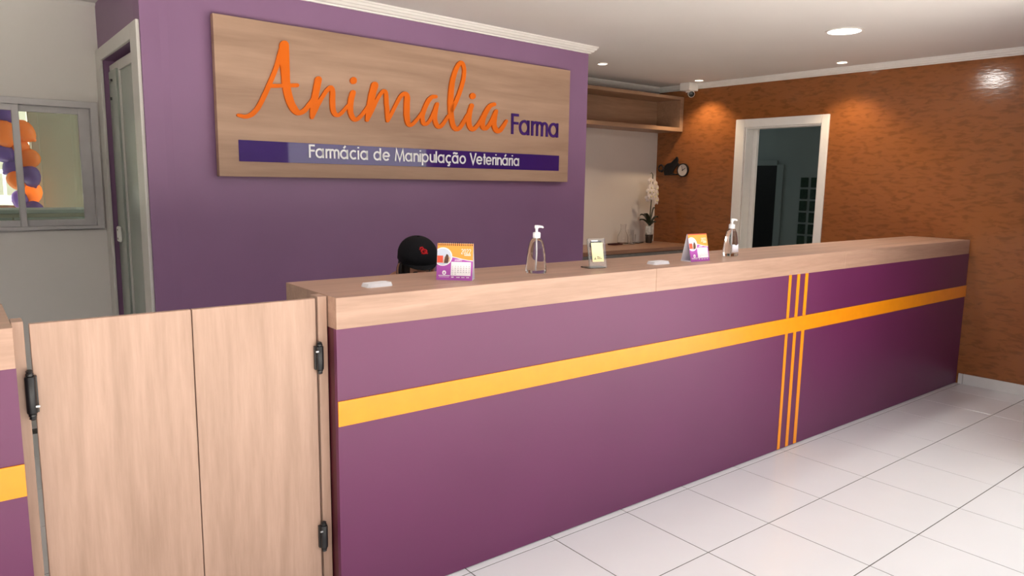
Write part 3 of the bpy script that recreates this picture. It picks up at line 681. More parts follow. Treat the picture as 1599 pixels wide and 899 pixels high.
lc2 = thing('side_counter', 'short end of a purple counter left of the oak gate', 'counter', (-.853, 0, 0))
box('counter_top', (-2.2, 0, H - SLAB), (0, CD, H), 'wood_x', lc2, bevel=.0012, seg=1)
box('front_panel', (-2.2, .0015, .004), (0, .022, H - SLAB), 'purple_panel', lc2)
box('horizontal_stripe', (-2.2, -.0035, .662), (0, .0014, .747), 'orange', lc2, bevel=.0006, seg=1)
box('end_panel', (-.02, .0221, .004), (-.0005, CD - .02, H - SLAB), 'purple_side', lc2)
box('end_post', (.0005, .062, 0), (.0262, .125, 1.103), 'wood_z', lc2, bevel=.0015)

def hinge(parent, x, z, hgt, side):
    """black barrel spring hinge: barrel, two end knobs, leaf plate, steel pin"""
    b = MB(); r = .0125
    b.lathe([(r * .9, -hgt * .36), (r, -hgt * .34), (r, hgt * .34), (r * .9, hgt * .36)], 16)
    b.lathe([(r * .5, hgt * .36), (r * .75, hgt * .38), (r * .75, hgt * .42), (r * .55, hgt * .44), (r * .7, hgt * .47), (r * .35, hgt * .5)], 14)
    b.lathe([(r * .35, -hgt * .5), (r * .7, -hgt * .47), (r * .55, -hgt * .44), (r * .75, -hgt * .42), (r * .75, -hgt * .38), (r * .5, -hgt * .36)], 14)
    o = b.build('hinge', 'black', parent, smooth='auto', loc=(x, -.0135, z))
    box('hinge_plate', (-.0155 if side < 0 else -.004, .002, -hgt * .36), (.004 if side < 0 else .0155, .0132, hgt * .36), 'black', o, bevel=.001)
    box('pin', (side * .012 - .005, -.012, hgt * .22 * side * -1 - .003), (side * .012 + .005, -.007, hgt * .22 * side * -1 + .003), 'steel', o, bevel=.001)
gl = thing('gate_leaf', 'oak swing gate leaf hinged beside the short left counter', 'gate', (-.815, .062, 0))
box('board', (0, 0, .09), (.3935, .018, 1.0945), 'wood_z', gl, bevel=.0012, seg=1)
gr = thing('gate_leaf', 'oak swing gate leaf hinged to the long reception counter', 'gate', (-.042, .062, 0))
box('board', (-.3765, 0, .09), (-.001, .018, 1.0945), 'wood_z', gr, bevel=.0012, seg=1)
for z in (.911, .27): hinge(gl, -.0085, z, .135, 1)
for z in (.900, .282): hinge(gr, .004, z, .108, -1)

# ------------------------------------------------------------------ wall sign, in the turned frame of the purple wall
sg = thing('wall_sign', 'oak sign board reading Animalia Farma on the purple wall', 'sign', (PX, PY, 0), PSI)
bd = box('sign_board', (.3145, -.052, 1.483), (2.788, -.018, 2.2615), 'wood_sign', sg, bevel=.0015, seg=1)
for u in (.7, 2.4): box('standoff', (u, -.018, 1.65), (u + .1, -.0005, 2.1), 'black', sg)
strip = box('name_strip', (.4145, -.056, 1.5595), (2.692, -.0521, 1.666), 'strip', sg, bevel=.0005, seg=1)
FY = -.0522
def script_letters():
    idx = 0; cur = None
    groups = []
    for s in SCRIPT:
        key = s[0]
        if key.endswith('.') or (groups and groups[-1][0] == key and key != 'a') or (key == 'a' and groups and groups[-1][0] == 'a' and len(groups[-1][1]) < 2):
            groups[-1][1].append(s)
        else: groups.append((key, [s]))
    for gi, (key, ss) in enumerate(groups):
        mb = MB()
        for si, s in enumerate(ss):
            P = [[(int(a) / 1000., int(b) / 1000.) for a, b in zip(q.split()[::2], q.split()[1::2])] for q in s[1:]]
            Lp, Rp, c1, c0 = P
            front = FY - .0100 - .0003 * si - .00012 * gi; back = FY
            def F(p): return (p[0], front, p[1])
            def B(p): return (p[0], back, p[1])
            for i in range(len(Lp) - 1):
                mb.face([F(Lp[i]), F(Lp[i + 1]), F(Rp[i + 1]), F(Rp[i])])
            mb.face([F(Lp[-1])] + [F(q) for q in c1] + [F(Rp[-1])])
            mb.face([F(Rp[0])] + [F(q) for q in c0] + [F(Lp[0])])
            ring = Lp + c1 + Rp[::-1] + c0
            for i in range(len(ring)):
                j = (i + 1) % len(ring); mb.face([F(ring[i]), F(ring[j]), B(ring[j]), B(ring[i])])
        o = mb.build('letter', 'orange_letter', sg)
        o['label'] = 'orange script letter ' + key[0]
script_letters()
def letters(parent, s, u0, u1, zb0, zb1, height, y0, depth, material, stroke):
    """one object per letter; baseline runs from zb0 to zb1"""
    k = (u1 - u0) / (text_width(s) - .03); u = u0
    for ch in s:
        adv, st = glyph(ch)
        if st:
            mb = MB(); z0 = zb0 + (zb1 - zb0) * (u - u0) / (u1 - u0)
            for pts, cl in st:
                ribbon(mb, [(u + p[0] * k, z0 + p[1] * height) for p in pts], W * stroke * (k + height) / 2, cl,
                       lambda a, z, f: (a, y0 - depth * f, z))
            mb.build('letter', material, parent)
        u += adv * k
letters(sg, 'Farma', 2.238, 2.690, 1.792, 1.790, .182, FY, .008, 'purple_letter', 1.12)
letters(strip, 'Farm\u00e1cia de Manipula\u00e7\u00e3o Veterin\u00e1ria', .792, 2.317, 1.590, 1.584, .094, -.0561, .003, 'white_letter', 1.18)

# ------------------------------------------------------------------ back corner: shelf, worktop, cabinet
sh = thing('wall_shelf', 'open oak box shelf under the ceiling in the back corner', 'shelf', (PRX, 2.672, 2.003))
X1 = XC - PRX + .006; Dp = YB - 2.672 - .002
t = .038; Hs = .340
box('top_board', (0, 0, Hs - .030), (X1, Dp, Hs), 'wood_shaded', sh, bevel=.001, seg=1)
box('bottom_board', (0, 0, 0), (X1, Dp, t), 'wood_shaded', sh, bevel=.001, seg=1)
box('end_board', (X1 - .05, 0, t), (X1, Dp, Hs - .030), 'wood_shaded', sh, bevel=.001, seg=1)
box('back_board', (0, Dp - .012, t), (X1 - .05, Dp, Hs - .030), 'wood_shaded', sh)
WT = .88; WY = 2.40
wk = thing('back_worktop', 'brown wooden worktop along the cream back wall', 'worktop', (PRX, WY, WT))
MB().prism([(0, 0), (XC + .022 - PRX - .006, 0), (XC - PRX - .003, YB - WY - .003), (0, YB - WY - .003)], 'z', -.035, 0).build('worktop_board', 'worktop', wk, bevel=.001, seg=1)
cb = thing('base_cabinet', 'wooden base cabinet with grey metal rail under the back worktop', 'cabinet', (PRX, WY + .02, 0))
CL = XC - PRX - .01
box('body', (0, .002, .08), (CL, YB - WY - .03, WT - .036), 'worktop', cb)
box('grip_rail', (0, -.012, WT - .085), (CL, .002, WT - .040), 'grey_rail', cb, bevel=.002)
box('plinth', (0, .05, 0), (CL, YB - WY - .05, .08), 'black', cb)
nd = 4
for k in range(nd): box('door', (k * CL / nd + .002, -.016, .09), ((k + 1) * CL / nd - .002, .002, WT - .09), 'worktop', cb, bevel=.001, seg=1)
# ------------------------------------------------------------------ things on the back worktop
# orchid
orc = thing('potted_orchid', 'white orchid in a dark vase in the back corner', 'orchid', (4.715, 2.84, WT))
MB().lathe([(.030, 0), (.035, .01), (.039, .06), (.042, .085), (.037, .085), (.034, .06), (.028, .012)], 24).build('vase', 'pot_dark', orc, smooth='auto')
MB().lathe([(.034, .075), (.041, .10), (.040, .155), (.032, .172), (.01, .176)], 18).build('moss_wrap', 'pot_white', orc, smooth=True)
pts = [(0, 0, .16), (.004, 0, .30), (.010, -.005, .45), (.012, -.008, .58), (.008, -.012, .69), (-.018, -.016, .712), (-.045, -.02, .70)]
MB().tube(pts, [.0055, .0055, .005, .005, .0045, .0035, .0025], 8).build('stem', 'stem', orc, smooth=True)
def orchid_leaf(a, ln, w, rise):
    mb = MB(); n = 8; vs = []
    for i in range(n + 1):
        q = i / n; r = ln * q; wd = w * math.sin(PI * min(1, .12 + .88 * q)) ** .7 * (1 if q < .98 else .2)
        z = .165 + rise * math.sin(q * PI * .62)
        cx, cy = r * math.cos(a), r * math.sin(a)
        for sgn, dz in ((-1, .012), (0, 0), (1, .012)):
            vs.append((cx - sgn * wd * math.sin(a), cy + sgn * wd * math.cos(a), z + dz))
    fs = []
    for i in range(n):
        for j in range(2): fs.append((i * 3 + j, i * 3 + j + 1, i * 3 + j + 4, i * 3 + j + 3))
    mb.add(vs, fs); o = mb.build('leaf', 'leaf', orc, smooth=True)
    md = o.modifiers.new('thickness', 'SOLIDIFY'); md.thickness = .003
for a, ln, w, rs in ((3.5, .16, .022, .13), (3.0, .13, .02, .07), (5.6, .05, .036, .19), (-.5, .09, .03, .10), (2.2, .10, .028, .12), (4.4, .12, .026, .05)):
    orchid_leaf(a, ln, w, rs)
def flower(x_, y_, z_, sc, yaw):
    mb = MB()
    for k in range(5):
        a = PI / 2 + 2 * PI * k / 5; wide = 1.25 if k in (1, 4) else .85
        m4 = Matrix.Rotation(-(a - PI / 2), 4, 'Y')
        mb.ellipsoid((0, 0, 0), (.020 * wide, .0045, .024), 10, 6, m4 @ Matrix.Translation((0, 0, .022)))
    mb.mi = 1
    mb.ellipsoid((0, -.008, -.004), (.007, .010, .009), 8, 6)
    mb.xform(Matrix.Rotation(yaw, 4, 'Z') @ Matrix.Scale(sc, 4))
    mb.build('flower', ['petal', 'card_yellow'], orc, smooth=True, loc=(x_, y_, z_))
for f in ((.055, -.03, .555, 1., .3), (.062, -.03, .50, 1.0, .4), (.050, -.035, .435, 1.1, .2), (.02, -.04, .60, .8, .1), (-.028, -.03, .565, .95, -.3), (-.05, -.03, .52, .95, -.4),
          (-.035, -.035, .475, 1., -.2), (-.055, -.02, .455, .9, -.5), (-.012, -.04, .52, .9, 0), (-.035, -.02, .63, .75, -.3), (.02, -.04, .475, .95, .2)): flower(*f)
# carafe and glasses
cf = thing('glass_carafe', 'clear glass carafe on the back worktop by two tumblers', 'carafe', (4.33, 2.84, WT))
o = MB().lathe([(.035, 0), (.052, .004), (.056, .02), (.054, .08), (.030, .13), (.024, .165), (.030, .20), (.0275, .20), (.0215, .165), (.0275, .13), (.0515, .08), (.0535, .02), (.045, .010), (.002, .008)], 28, cap=False).build('carafe_body', 'thin_glass', cf, smooth='auto')
MB().lathe([(.002, 0), (.035, 0)], 28, cap=False)
def tumbler(loc, label, h):
    g = thing('glass_tumbler', label, 'glass', loc, 0, 'tumblers beside the carafe')
    MB().lathe([(.001, 0), (.026, 0), (.032, h), (.030, h), (.0245, .008), (.001, .008)], 24, cap=False).build('tumbler_wall', 'thin_glass', g, smooth='auto')
tumbler((4.425, 2.80, WT), 'short clear tumbler next to the glass carafe', .10)
tumbler((4.475, 2.87, WT), 'taller clear tumbler towards the orchid on the back worktop', .14)
sm = thing('small_tray', 'flat dark red tray lying in front of the glass carafe', 'tray', (4.23, 2.83, WT), .1)
box('tray_base', (-.09, -.04, 0), (.05, .04, .006), 'tray', sm, bevel=.002)
for a, b_ in (((-.09, -.04, .006), (.05, -.035, .014)), ((-.09, .035, .006), (.05, .04, .014)), ((-.09, -.035, .006), (-.085, .035, .014)), ((.045, -.035, .006), (.05, .035, .014))): box('tray_rim', a, b_, 'tray', sm)
ph = thing('mobile_phone', 'dark flat phone lying on the back worktop left of the orchid', 'phone', (4.60, 2.88, WT), .4)
box('phone_body', (-.07, -.035, 0), (.07, .035, .009), 'black', ph, bevel=.004)
box('phone_screen', (-.064, -.031, .009), (.064, .031, .0095), 'car_glass', ph)
dv = thing('card_machine', 'small black device on the worktop beside the purple wall edge', 'device', (3.83, 2.72, WT), -.3)
MB().prism([(-.05, 0), (.05, 0), (.05, .035), (.02, .062), (-.05, .066)], 'x', -.04, .04).build('device_body', 'black', dv, bevel=.006)
box('device_screen', (-.028, -.0515, .012), (.028, -.0495, .034), 'grey_rail', dv, bevel=.0005)

# ------------------------------------------------------------------ cat clock on the orange wall (local: y along the wall, x into it)
ck = thing('cat_clock', 'black cat wall clock with round white dial on the orange wall', 'clock', RLOC, -PHI)
def wpoly(mb, pts, x0, x1): mb.prism(pts, 'x', x0, x1)
# y decreases to the right in the picture
cat_pts = [(2.875, 1.570), (2.762, 1.572), (2.745, 1.582), (2.770, 1.598), (2.748, 1.640), (2.715, 1.665), (2.690, 1.680), (2.712, 1.700), (2.706, 1.728), (2.716, 1.752),
           (2.732, 1.758), (2.748, 1.738), (2.770, 1.722), (2.800, 1.698), (2.845, 1.690), (2.872, 1.672), (2.886, 1.640), (2.884, 1.605)]
mb = MB(); wpoly(mb, cat_pts, -.014, -.004); mb.build('cat_body', 'cat', ck, bevel=.002, seg=1)
tl = [(2.885 + .0, 1.625)] + [(2.925 + .030 * math.cos(a), 1.640 + .036 * math.sin(a)) for a in [(-.9 + k * .36) for k in range(16)]]
MB().tube([(-.009, a, b_) for a, b_ in tl], .0075, 8).build('tail', 'cat', ck, smooth=True)
MB().tube([(-.008, 2.70, 1.675), (-.010, 2.685, 1.668), (-.010, 2.675, 1.655)], .009, 8).build('paw', 'cat', ck, smooth=True)
MB().tube([(-.008, 2.80, 1.579), (-.010, 2.74, 1.577), (-.010, 2.70, 1.581)], .007, 8).build('paw', 'cat', ck, smooth=True)
dial = Matrix.Translation((0, 2.642, 1.622)) @ Matrix.Rotation(-PI / 2, 4, 'Y')
rim = MB().lathe([(.058, .002), (.068, .004), (.068, .022), (.060, .026), (.057, .020)], 32, cap=False); rim.xform(dial); rim.build('rim', 'cat', ck, smooth='auto')
fc = MB().lathe([(.059, .006), (.059, .019)], 32); fc.xform(dial); fc.build('dial', 'clock_face', ck)
def hand(a, ln, w):
    c_, s_ = math.cos(a), math.sin(a)
    p = [(-w, -.008), (w, -.008), (w * .5, ln), (-w * .5, ln)]
    q = [(2.642 - (u * c_ + v * s_), 1.622 + (-u * s_ + v * c_)) for u, v in p]
    m_ = MB(); wpoly(m_, q, -.0215, -.0200); m_.build('hand', 'cat', ck)
hand(math.radians(58), .040, .004); hand(math.radians(-18), .046, .002)

# ------------------------------------------------------------------ security camera under the ceiling
sc_ = thing('security_camera', 'white security camera on a square box at the ceiling corner', 'camera', (4.885, 2.55, ZC))
box('mount_box', (-.075, -.06, -.075), (.062, .06, 0), 'trim', sc_, bevel=.006)
cd = MB().lathe([(.030, -.005), (.034, 0), (.034, .028), (.030, .055), (.016, .066), (.002, .068)], 22)
aim = Matrix.Translation((-.012, -.03, -.100)) @ Vector((-.60, -.70, -.30)).normalized().to_track_quat('Z', 'Y').to_matrix().to_4x4()
MB().lathe([(.036, -.09), (.036, -.075)], 20).xform(Matrix.Translation((-.008, -.01, 0))).build('swivel', 'trim', sc_, smooth='auto')
cd2 = MB().lathe([(.002, -.035), (.022, -.028), (.033, -.005), (.034, .03), (.029, .038), (.026, .034)], 22, cap=False); cd2.xform(aim); cd2.build('camera_head', 'trim', sc_, smooth='auto')
ln = MB().lathe([(.002, .026), (.027, .028), (.027, .036), (.015, .040), (.002, .041)], 22, cap=False); ln.xform(aim); ln.build('lens', 'black', sc_, smooth='auto')

# ------------------------------------------------------------------ ceiling lights
def downlight(name, loc, r, label, glow, energy, color, spot=None):
    t_ = thing(name, label, 'ceiling light', (loc[0], loc[1], ZC), 0, 'recessed ceiling lights')
    MB().lathe([(r * 1.0, -.0005), (r * 1.16, -.0005), (r * 1.16, -.004), (r * 1.02, -.007), (r * 1.0, -.004)], 36, cap=False).build('ring', 'trim', t_, smooth='auto')
    MB().lathe([(r, -.0035), (r, -.001)], 36).build('diffuser', glow, t_)
    if spot:
        d = bpy.data.lights.new('spot_beam', 'SPOT'); d.energy = energy; d.color = color; d.spot_size = spot; d.spot_blend = .6; d.shadow_soft_size = r * .8
    else:
        d = bpy.data.lights.new('panel_light', 'AREA'); d.shape = 'DISK'; d.size = r * 1.9; d.energy = energy; d.color = color
    o = bpy.data.objects.new(d.name, d); COL.objects.link(o); o.parent = t_; o.location = (0, 0, -.012)
downlight('round_downlight', (3.640, .343), .098, 'large round white ceiling light above the right of the counter', 'led', 16, (1, .97, .92))
downlight('small_spotlight', (3.424, 2.289), .038, 'small ceiling spot nearest the purple wall corner', 'led_warm', 50, (1, .80, .56), 1.9)
downlight('small_spotlight', (4.769, 2.348), .038, 'small ceiling spot next to the security camera', 'led_warm', 45, (1, .74, .46), 1.9)
downlight('small_spotlight', (4.754, .942), .038, 'small ceiling spot just below the large round light by the orange wall', 'led_warm', 40, (1, .74, .46), 1.9)

# ------------------------------------------------------------------ things on the counter
def card_stack(loc, rz, label, w=.105, d=.058):
    c_ = thing('card_stack', label, 'cards', loc, rz, 'white card stacks on the counter')
    z = 0
    for k in range(3):
        q = MB(); e = .010; i = .0015 * k
        q.prism([(-w / 2 + e + i, -d / 2 + i), (w / 2 - e - i, -d / 2 + i), (w / 2 - i, -d / 2 + e), (w / 2 - i, d / 2 - e), (w / 2 - e - i, d / 2 - i), (-w / 2 + e + i, d / 2 - i), (-w / 2 + i, d / 2 - e), (-w / 2 + i, -d / 2 + e)], 'z', z, z + .0042)
        q.build('card', 'paper', c_, rot=(0, 0, .03 * (k - 1))); z += .0044
card_stack((.235, .172, H), .10, 'small white card stack near the left end of the counter')
card_stack((1.700, .130, H), -.02, 'small white card stack just left of the far tent calendar', .108, .062)

def calendar(loc, rz, label, w, h, rings):
    c_ = thing('desk_calendar', label, 'calendar', loc, rz, 'tent calendars on the counter')
    al = math.asin(.032 / h)
    def P(s, tt, o_=0.0):
        return (s, tt * math.sin(al) - o_ * math.cos(al), tt * math.cos(al) + o_ * math.sin(al))
    def slab(poly, o0, o1, name, m_, par):
        q = MB(); n = len(poly)
        q.add([P(a, b_, o0) for a, b_ in poly] + [P(a, b_, o1) for a, b_ in poly],
              [tuple(range(n)), tuple(range(2 * n - 1, n - 1, -1))] + [(i, (i + 1) % n, n + (i + 1) % n, n + i) for i in range(n)])
        return q.build(name, m_, par)
    front = slab([(-w / 2, .001), (w / 2, .001), (w / 2, h), (-w / 2, h)], -.001, 0, 'front_page', 'page_purple', c_)
    q = MB(); yb_ = .066; yt = h * math.sin(al) + .002; zt_ = h * math.cos(al)
    q.prism([(yt, zt_), (yt + .0015, zt_), (yb_ + .0015, 0), (yb_, 0)], 'x', -w / 2, w / 2); q.build('back_board', 'paper', c_)
    box('base_board', (-w / 2, .002, 0), (w / 2, yb_, .0015), 'paper', c_)
    # printed fields, millimetre coordinates scaled to the page
    k = w / .136
    def sc2(pp): return [(-w / 2 + a * w, b_ * h) for a, b_ in pp]
    e1, e2, e3, e4 = .0003, .0006, .0009, .0012
    wave = [(0, .995), (1, .995), (1, .545), (.85, .56), (.7, .585), (.55, .62), (.42, .645), (.2, .66), (0, .66)]
    slab(sc2([(0, 1.0), (1, 1.0), (1, .525), (.85, .54), (.7, .565), (.55, .60), (.42, .625), (0, .63)]), 0.00005, e1, 'white_wave', 'page_white', front)
    slab(sc2(wave), e1, e2, 'orange_field', 'page_orange', front)
    circ = [(max(0.0, .16 + .265 * math.cos(a)), .635 + .25 * math.sin(a)) for a in [2 * PI * i / 28 for i in range(28)]]
    def dedupe(pp):
        out = []
        for p in pp:
            if not out or (abs(p[0] - out[-1][0]) + abs(p[1] - out[-1][1])) > 1e-4: out.append(p)
        return out
    slab(sc2(dedupe(circ)), e2, e3, 'photo_ring', 'page_white', front)
    inner = [(max(0.004, .16 + .24 * math.cos(a)), .635 + .226 * math.sin(a)) for a in [2 * PI * i / 28 for i in range(28)]]
    pic = slab(sc2(dedupe(inner)), e3, e4, 'pet_photo', 'page_sky', front)
    slab(sc2([(.005, .47), (.17, .47), (.17, .66), (.005, .66)]), e4, e4 + .0002, 'red_bag', 'page_red', front)
    slab(sc2([(.17, .45), (.36, .50), (.37, .60), (.30, .69), (.20, .62)]), e4, e4 + .0002, 'tan_dog', 'page_tan', front)
    slab(sc2([(.20, .46), (.31, .46), (.33, .58), (.31, .68), (.27, .71), (.23, .64), (.21, .55)]), e4 + .0002, e4 + .0004, 'brown_dog', 'page_brown', front)
    slab(sc2([(.40, .13), (.95, .13), (.95, .50), (.40, .50)]), .00005, e2, 'day_grid', 'page_white', front)
    lg = [(.215 + .055 * math.cos(a), .205 + .06 * math.sin(a)) for a in [2 * PI * i / 20 for i in range(20)]]
    slab(sc2(lg), .00005, e2, 'logo_disc', 'page_white', front)
    slab(sc2([(.20, .175), (.23, .175), (.23, .21), (.215, .235), (.20, .21)]), e2, e3, 'logo_mark', 'page_purple', front)
    def pl(o0): return lambda a, z, f: P(a, z, o0 + .0003 * f)
    q = MB(); write(q, '2022', -w / 2 + .665 * w, .712 * h, .145 * h / .74, .28 * w, pl(e2), .75); q.build('year', 'page_white', front)
    q = MB(); write(q, 'JANEIRO', -w / 2 + .49 * w, .525 * h, .045 * h / .74, .21 * w, pl(.0001), 1.3); q.build('month', 'page_white', front)
    q = MB(); day = 1; col = 6; row = 0
    while day <= 31:
        s_ = str(day); cx = -w / 2 + (.445 + col * .077) * w
        wd = .022 * w * len(s_)
        write(q, s_, cx - wd / 2, (.415 - row * .052) * h, .030 * h / .74, wd, pl(e2), 1.2)
        day += 1; col += 1
        if col == 7: col = 0; row += 1
    q.build('day_numbers', 'page_ink', front)
    # unreadable small print as plain dashes
    q = MB()
    for (a0, a1, zz, hh) in ((.76, .94, .672, .028), (.06, .38, .118, .022), (.08, .36, .085, .010), (.42, .49, .075, .03), (.56, .66, .075, .022), (.70, .79, .075, .022), (.84, .92, .075, .022)):
        n_ = max(2, int((a1 - a0) / .03))
        for i in range(n_):
            u0 = a0 + (a1 - a0) * i / n_; u1 = u0 + (a1 - a0) / n_ * .72
            o0 = e2 if zz > .6 else .00005
            pp = sc2([(u0, zz), (u1, zz), (u1, zz + hh), (u0, zz + hh)])
            q.add([P(a, b_, o0) for a, b_ in pp] + [P(a, b_, o0 + .0003) for a, b_ in pp], [(0, 1, 2, 3), (7, 6, 5, 4), (0, 4, 5, 1), (1, 5, 6, 2), (2, 6, 7, 3), (3, 7, 4, 0)])
    q.build('small_print', 'page_white', front)
    if rings:
        q = MB(); n_ = 17
        for i in range(n_):
            s0 = -w / 2 + w * (i + .6) / (n_ + .2)
            ring = [(s0, P(0, h)[1] + .0012 + .0052 * math.cos(a), P(0, h)[2] - .001 + .0052 * math.sin(a)) for a in [2 * PI * j / 12 for j in range(13)]]
            q.tube(ring, .0009, 5, cap=False)
        q.build('spiral_binding', 'black', c_)
        q = MB()
        for i in range(n_):
            s0 = w * (i + .6) / (n_ + .2) / w
            pp = sc2([(s0 - .012, .935), (s0 + .012, .935), (s0 + .012, .968), (s0 - .012, .968)])
            q.add([P(a, b_, e2) for a, b_ in pp] + [P(a, b_, e2 + .0003) for a, b_ in pp], [(0, 1, 2, 3), (7, 6, 5, 4), (0, 4, 5, 1), (1, 5, 6, 2), (2, 6, 7, 3), (3, 7, 4, 0)])
        q.build('binding_holes', 'black', front)
    else:
        slab(sc2([(0, .965), (1, .965), (1, 1.0), (0, 1.0)]), e2, e3, 'top_fold', 'page_red', front)
    return c_
calendar((.550, .150, H), -.755, 'spiral 2022 desk calendar standing right of the black cap', .139, .143, True)
calendar((1.972, .092, H), -.06, 'tent 2022 desk calendar beside the far sanitizer bottle', .137, .138, False)

# sanitizer bottles
def bottle(loc, rz, label, with_label):
    b = thing('sanitizer_bottle', label, 'bottle', loc, rz, 'pump bottles on the counter')
    prof = [(.30, .0), (.46, .0015), (.5, .006), (.495, .02), (.46, .06), (.40, .10), (.33, .128), (.24, .142), (.17, .147), (.17, .152)]
    MB().lathe([(r * .088, z) for r, z in prof], 36, 1.0, .66).build('bottle_body', 'clear', b, smooth='auto')
    tubeo = MB().tube([(0, 0, .012), (.002, 0, .08), (0, 0, .146)], .0028, 8); tubeo.build('dip_tube', 'white_plastic', b, smooth=True)
    MB().lathe([(.0155, .1475), (.0160, .150), (.0160, .168), (.0135, .171), (.0065, .172)], 28).build('collar', 'white_plastic', b, smooth='auto')
    p = MB().lathe([(.0055, .172), (.0055, .186), (.0085, .187), (.0095, .190), (.0095, .197), (.0075, .200)], 22).build('pump_stem', 'white_plastic', b, smooth='auto')
    MB().tube([(0, 0, .1945), (.014, 0, .1950), (.024, 0, .1935), (.0275, 0, .189)], [.0062, .0052, .0044, .0038], 10).build('nozzle', 'white_plastic', p, smooth=True)
    if with_label:
        q = MB(); n = 8; zz = (.022, .064)
        vs = []
        for z in zz:
            r = .088 * (.495 if z < .04 else .458)
            for i in range(n + 1):
                a = math.radians(-100 + 78 * i / n); vs.append((r * math.cos(a) * 1.012, r * .66 * math.sin(a) * 1.012 - .0003, z - (.004 if (z > .04 and 2 < i < 6) else 0)))
        q.add(vs, [(i, i + 1, n + 2 + i, n + 1 + i) for i in range(n)])
        o = q.build('bottle_label', 'label', b, smooth=True)
        md = o.modifiers.new('thickness', 'SOLIDIFY'); md.thickness = .0006; md.offset = 1
bottle((.965, .160, H), -.9, 'clear pump bottle standing nearest the first calendar', False)
bottle((2.345, .185, H), -.45, 'clear pump bottle with a small white label by the far calendar', True)

# acrylic stand with a yellow card
ac = thing('acrylic_stand', 'clear acrylic card stand with a pale yellow card', 'card stand', (1.313, .138, H), -.15)
al = .20
def lean(mb): return mb.xform(Matrix.Rotation(-al, 4, 'X'))
lean(MB().box((-.047, 0, .003), (.047, .0035, .135))).build('acrylic_front', 'acrylic', ac, bevel=.0008, seg=1)
lean(MB().box((-.047, .006, .003), (.047, .0095, .135))).build('acrylic_back', 'acrylic', ac, bevel=.0008, seg=1)
box('acrylic_foot', (-.047, .012, 0), (.047, .075, .004), 'acrylic', ac, bevel=.0008, seg=1)
cardo = lean(MB().box((-.032, -.0012, .030), (.030, -.0002, .116))).build('yellow_card', 'card_yellow', ac, bevel=.0004, seg=1)
q = MB()
for (a0, a1, z0, z1) in ((-.022, -.012, .042, .045), (-.018, -.016, .045, .052), (-.006, .004, .053, .055), (-.006, .012, .049, .051), (-.006, .020, .044, .046)): q.box((a0, -.0016, z0), (a1, -.0013, z1))
lean(q).build('card_print', 'card_ink', cardo)
q = MB(); q.box((-.030, -.0008, .122), (.006, -.0002, .127)); lean(q).build('top_print', 'white_letter', ac)

# ------------------------------------------------------------------ person behind the counter
pr = thing('person', 'person in a black cap bending over behind the counter', 'person', (.815, 1.0, 0))
HC = Vector((.0, -.125, 1.090)); TILT = .22
hm = Matrix.Translation(HC) @ Matrix.Rotation(-.26, 4, 'Z') @ Matrix.Rotation(TILT, 4, 'X')
def hp(x_, y_, z_): return tuple(hm @ Vector((x_, y_, z_)))
def skin_body(name, verts, edges, material, parent, root=0, sub=2):
    me = bpy.data.meshes.new(name); bm = bmesh.new()
    sl = bm.verts.layers.skin.verify(); vs = []
    for p in verts:
        v = bm.verts.new(p[:3]); r = p[3]
        v[sl].radius = r if isinstance(r, tuple) else (r, r); vs.append(v)
    vs[root][sl].use_root = True
    for a, b_ in edges: bm.edges.new((vs[a], vs[b_]))
    bm.to_mesh(me); bm.free()
    o = link(name, me, material, parent)
    md = o.modifiers.new('skin', 'SKIN'); md.use_smooth_shade = True; md.branch_smoothing = .3
    s_ = o.modifiers.new('subsurf', 'SUBSURF'); s_.levels = sub; s_.render_levels = sub
    return o
V = []; E_ = []
def chain(pts, start=None):
    prev = start
    for p in pts:
        V.append(p); i = len(V) - 1
        if prev is not None: E_.append((prev, i))
        prev = i
    return prev
# spine, root at the pelvis
chain([(0, .28, .53, (.15, .11))]); pel = 0
ab = chain([(0, .27, .66, (.135, .10))], pel)
chest = chain([(0, .20, .80, (.15, .105))], ab)
nb = chain([(0, .075, .965, (.075, .065))], chest)
hb = chain([hp(0, .035, -.085) + (.052,)], nb)
sk = chain([hp(0, .015, 0.0) + (.078,)], hb)
chain([hp(0, .0, .055) + (.062,)], sk)
fcv = chain([hp(0, -.045, -.045) + (.050,)], sk)
chain([hp(0, -.070, -.095) + (.026,)], fcv)
chain([hp(0, -.100, -.045) + (.014,)], fcv)
for s_ in (-1, 1):
    a = chain([(s_ * .165, .17, .845, .052), (s_ * .250, .06, .79, .044), (s_ * .265, -.02, .785, .042), (s_ * .17, -.17, .785, .032), (s_ * .11, -.25, .782, .026)], chest)
    pm = chain([(s_ * .085, -.295, .785, (.034, .016))], a)
    kx, ky = s_ * .085, -.295
    for fi, (dx, ln) in enumerate(((-.026, .062), (-.009, .074), (.009, .070), (.025, .055))):
        chain([(kx + dx, ky - .030, .788, .0095), (kx + dx * 1.1, ky - .030 - ln * .5, .789, .0085), (kx + dx * 1.1, ky - .030 - ln, .775, .0075)], pm)
    chain([(kx - s_ * .038, ky - .005, .782, .0105), (kx - s_ * .050, ky - .040, .777, .009)], a)
for s_ in (-1, 1):
    chain([(s_ * .095, .24, .53, .085), (s_ * .12, -.02, .545, .072), (s_ * .12, -.155, .535, .062), (s_ * .12, -.13, .34, .052), (s_ * .12, -.09, .11, .038), (s_ * .12, -.12, .045, .036), (s_ * .12, -.235, .035, .028)], pel)
body = skin_body('body', V, E_, 'skin', pr)
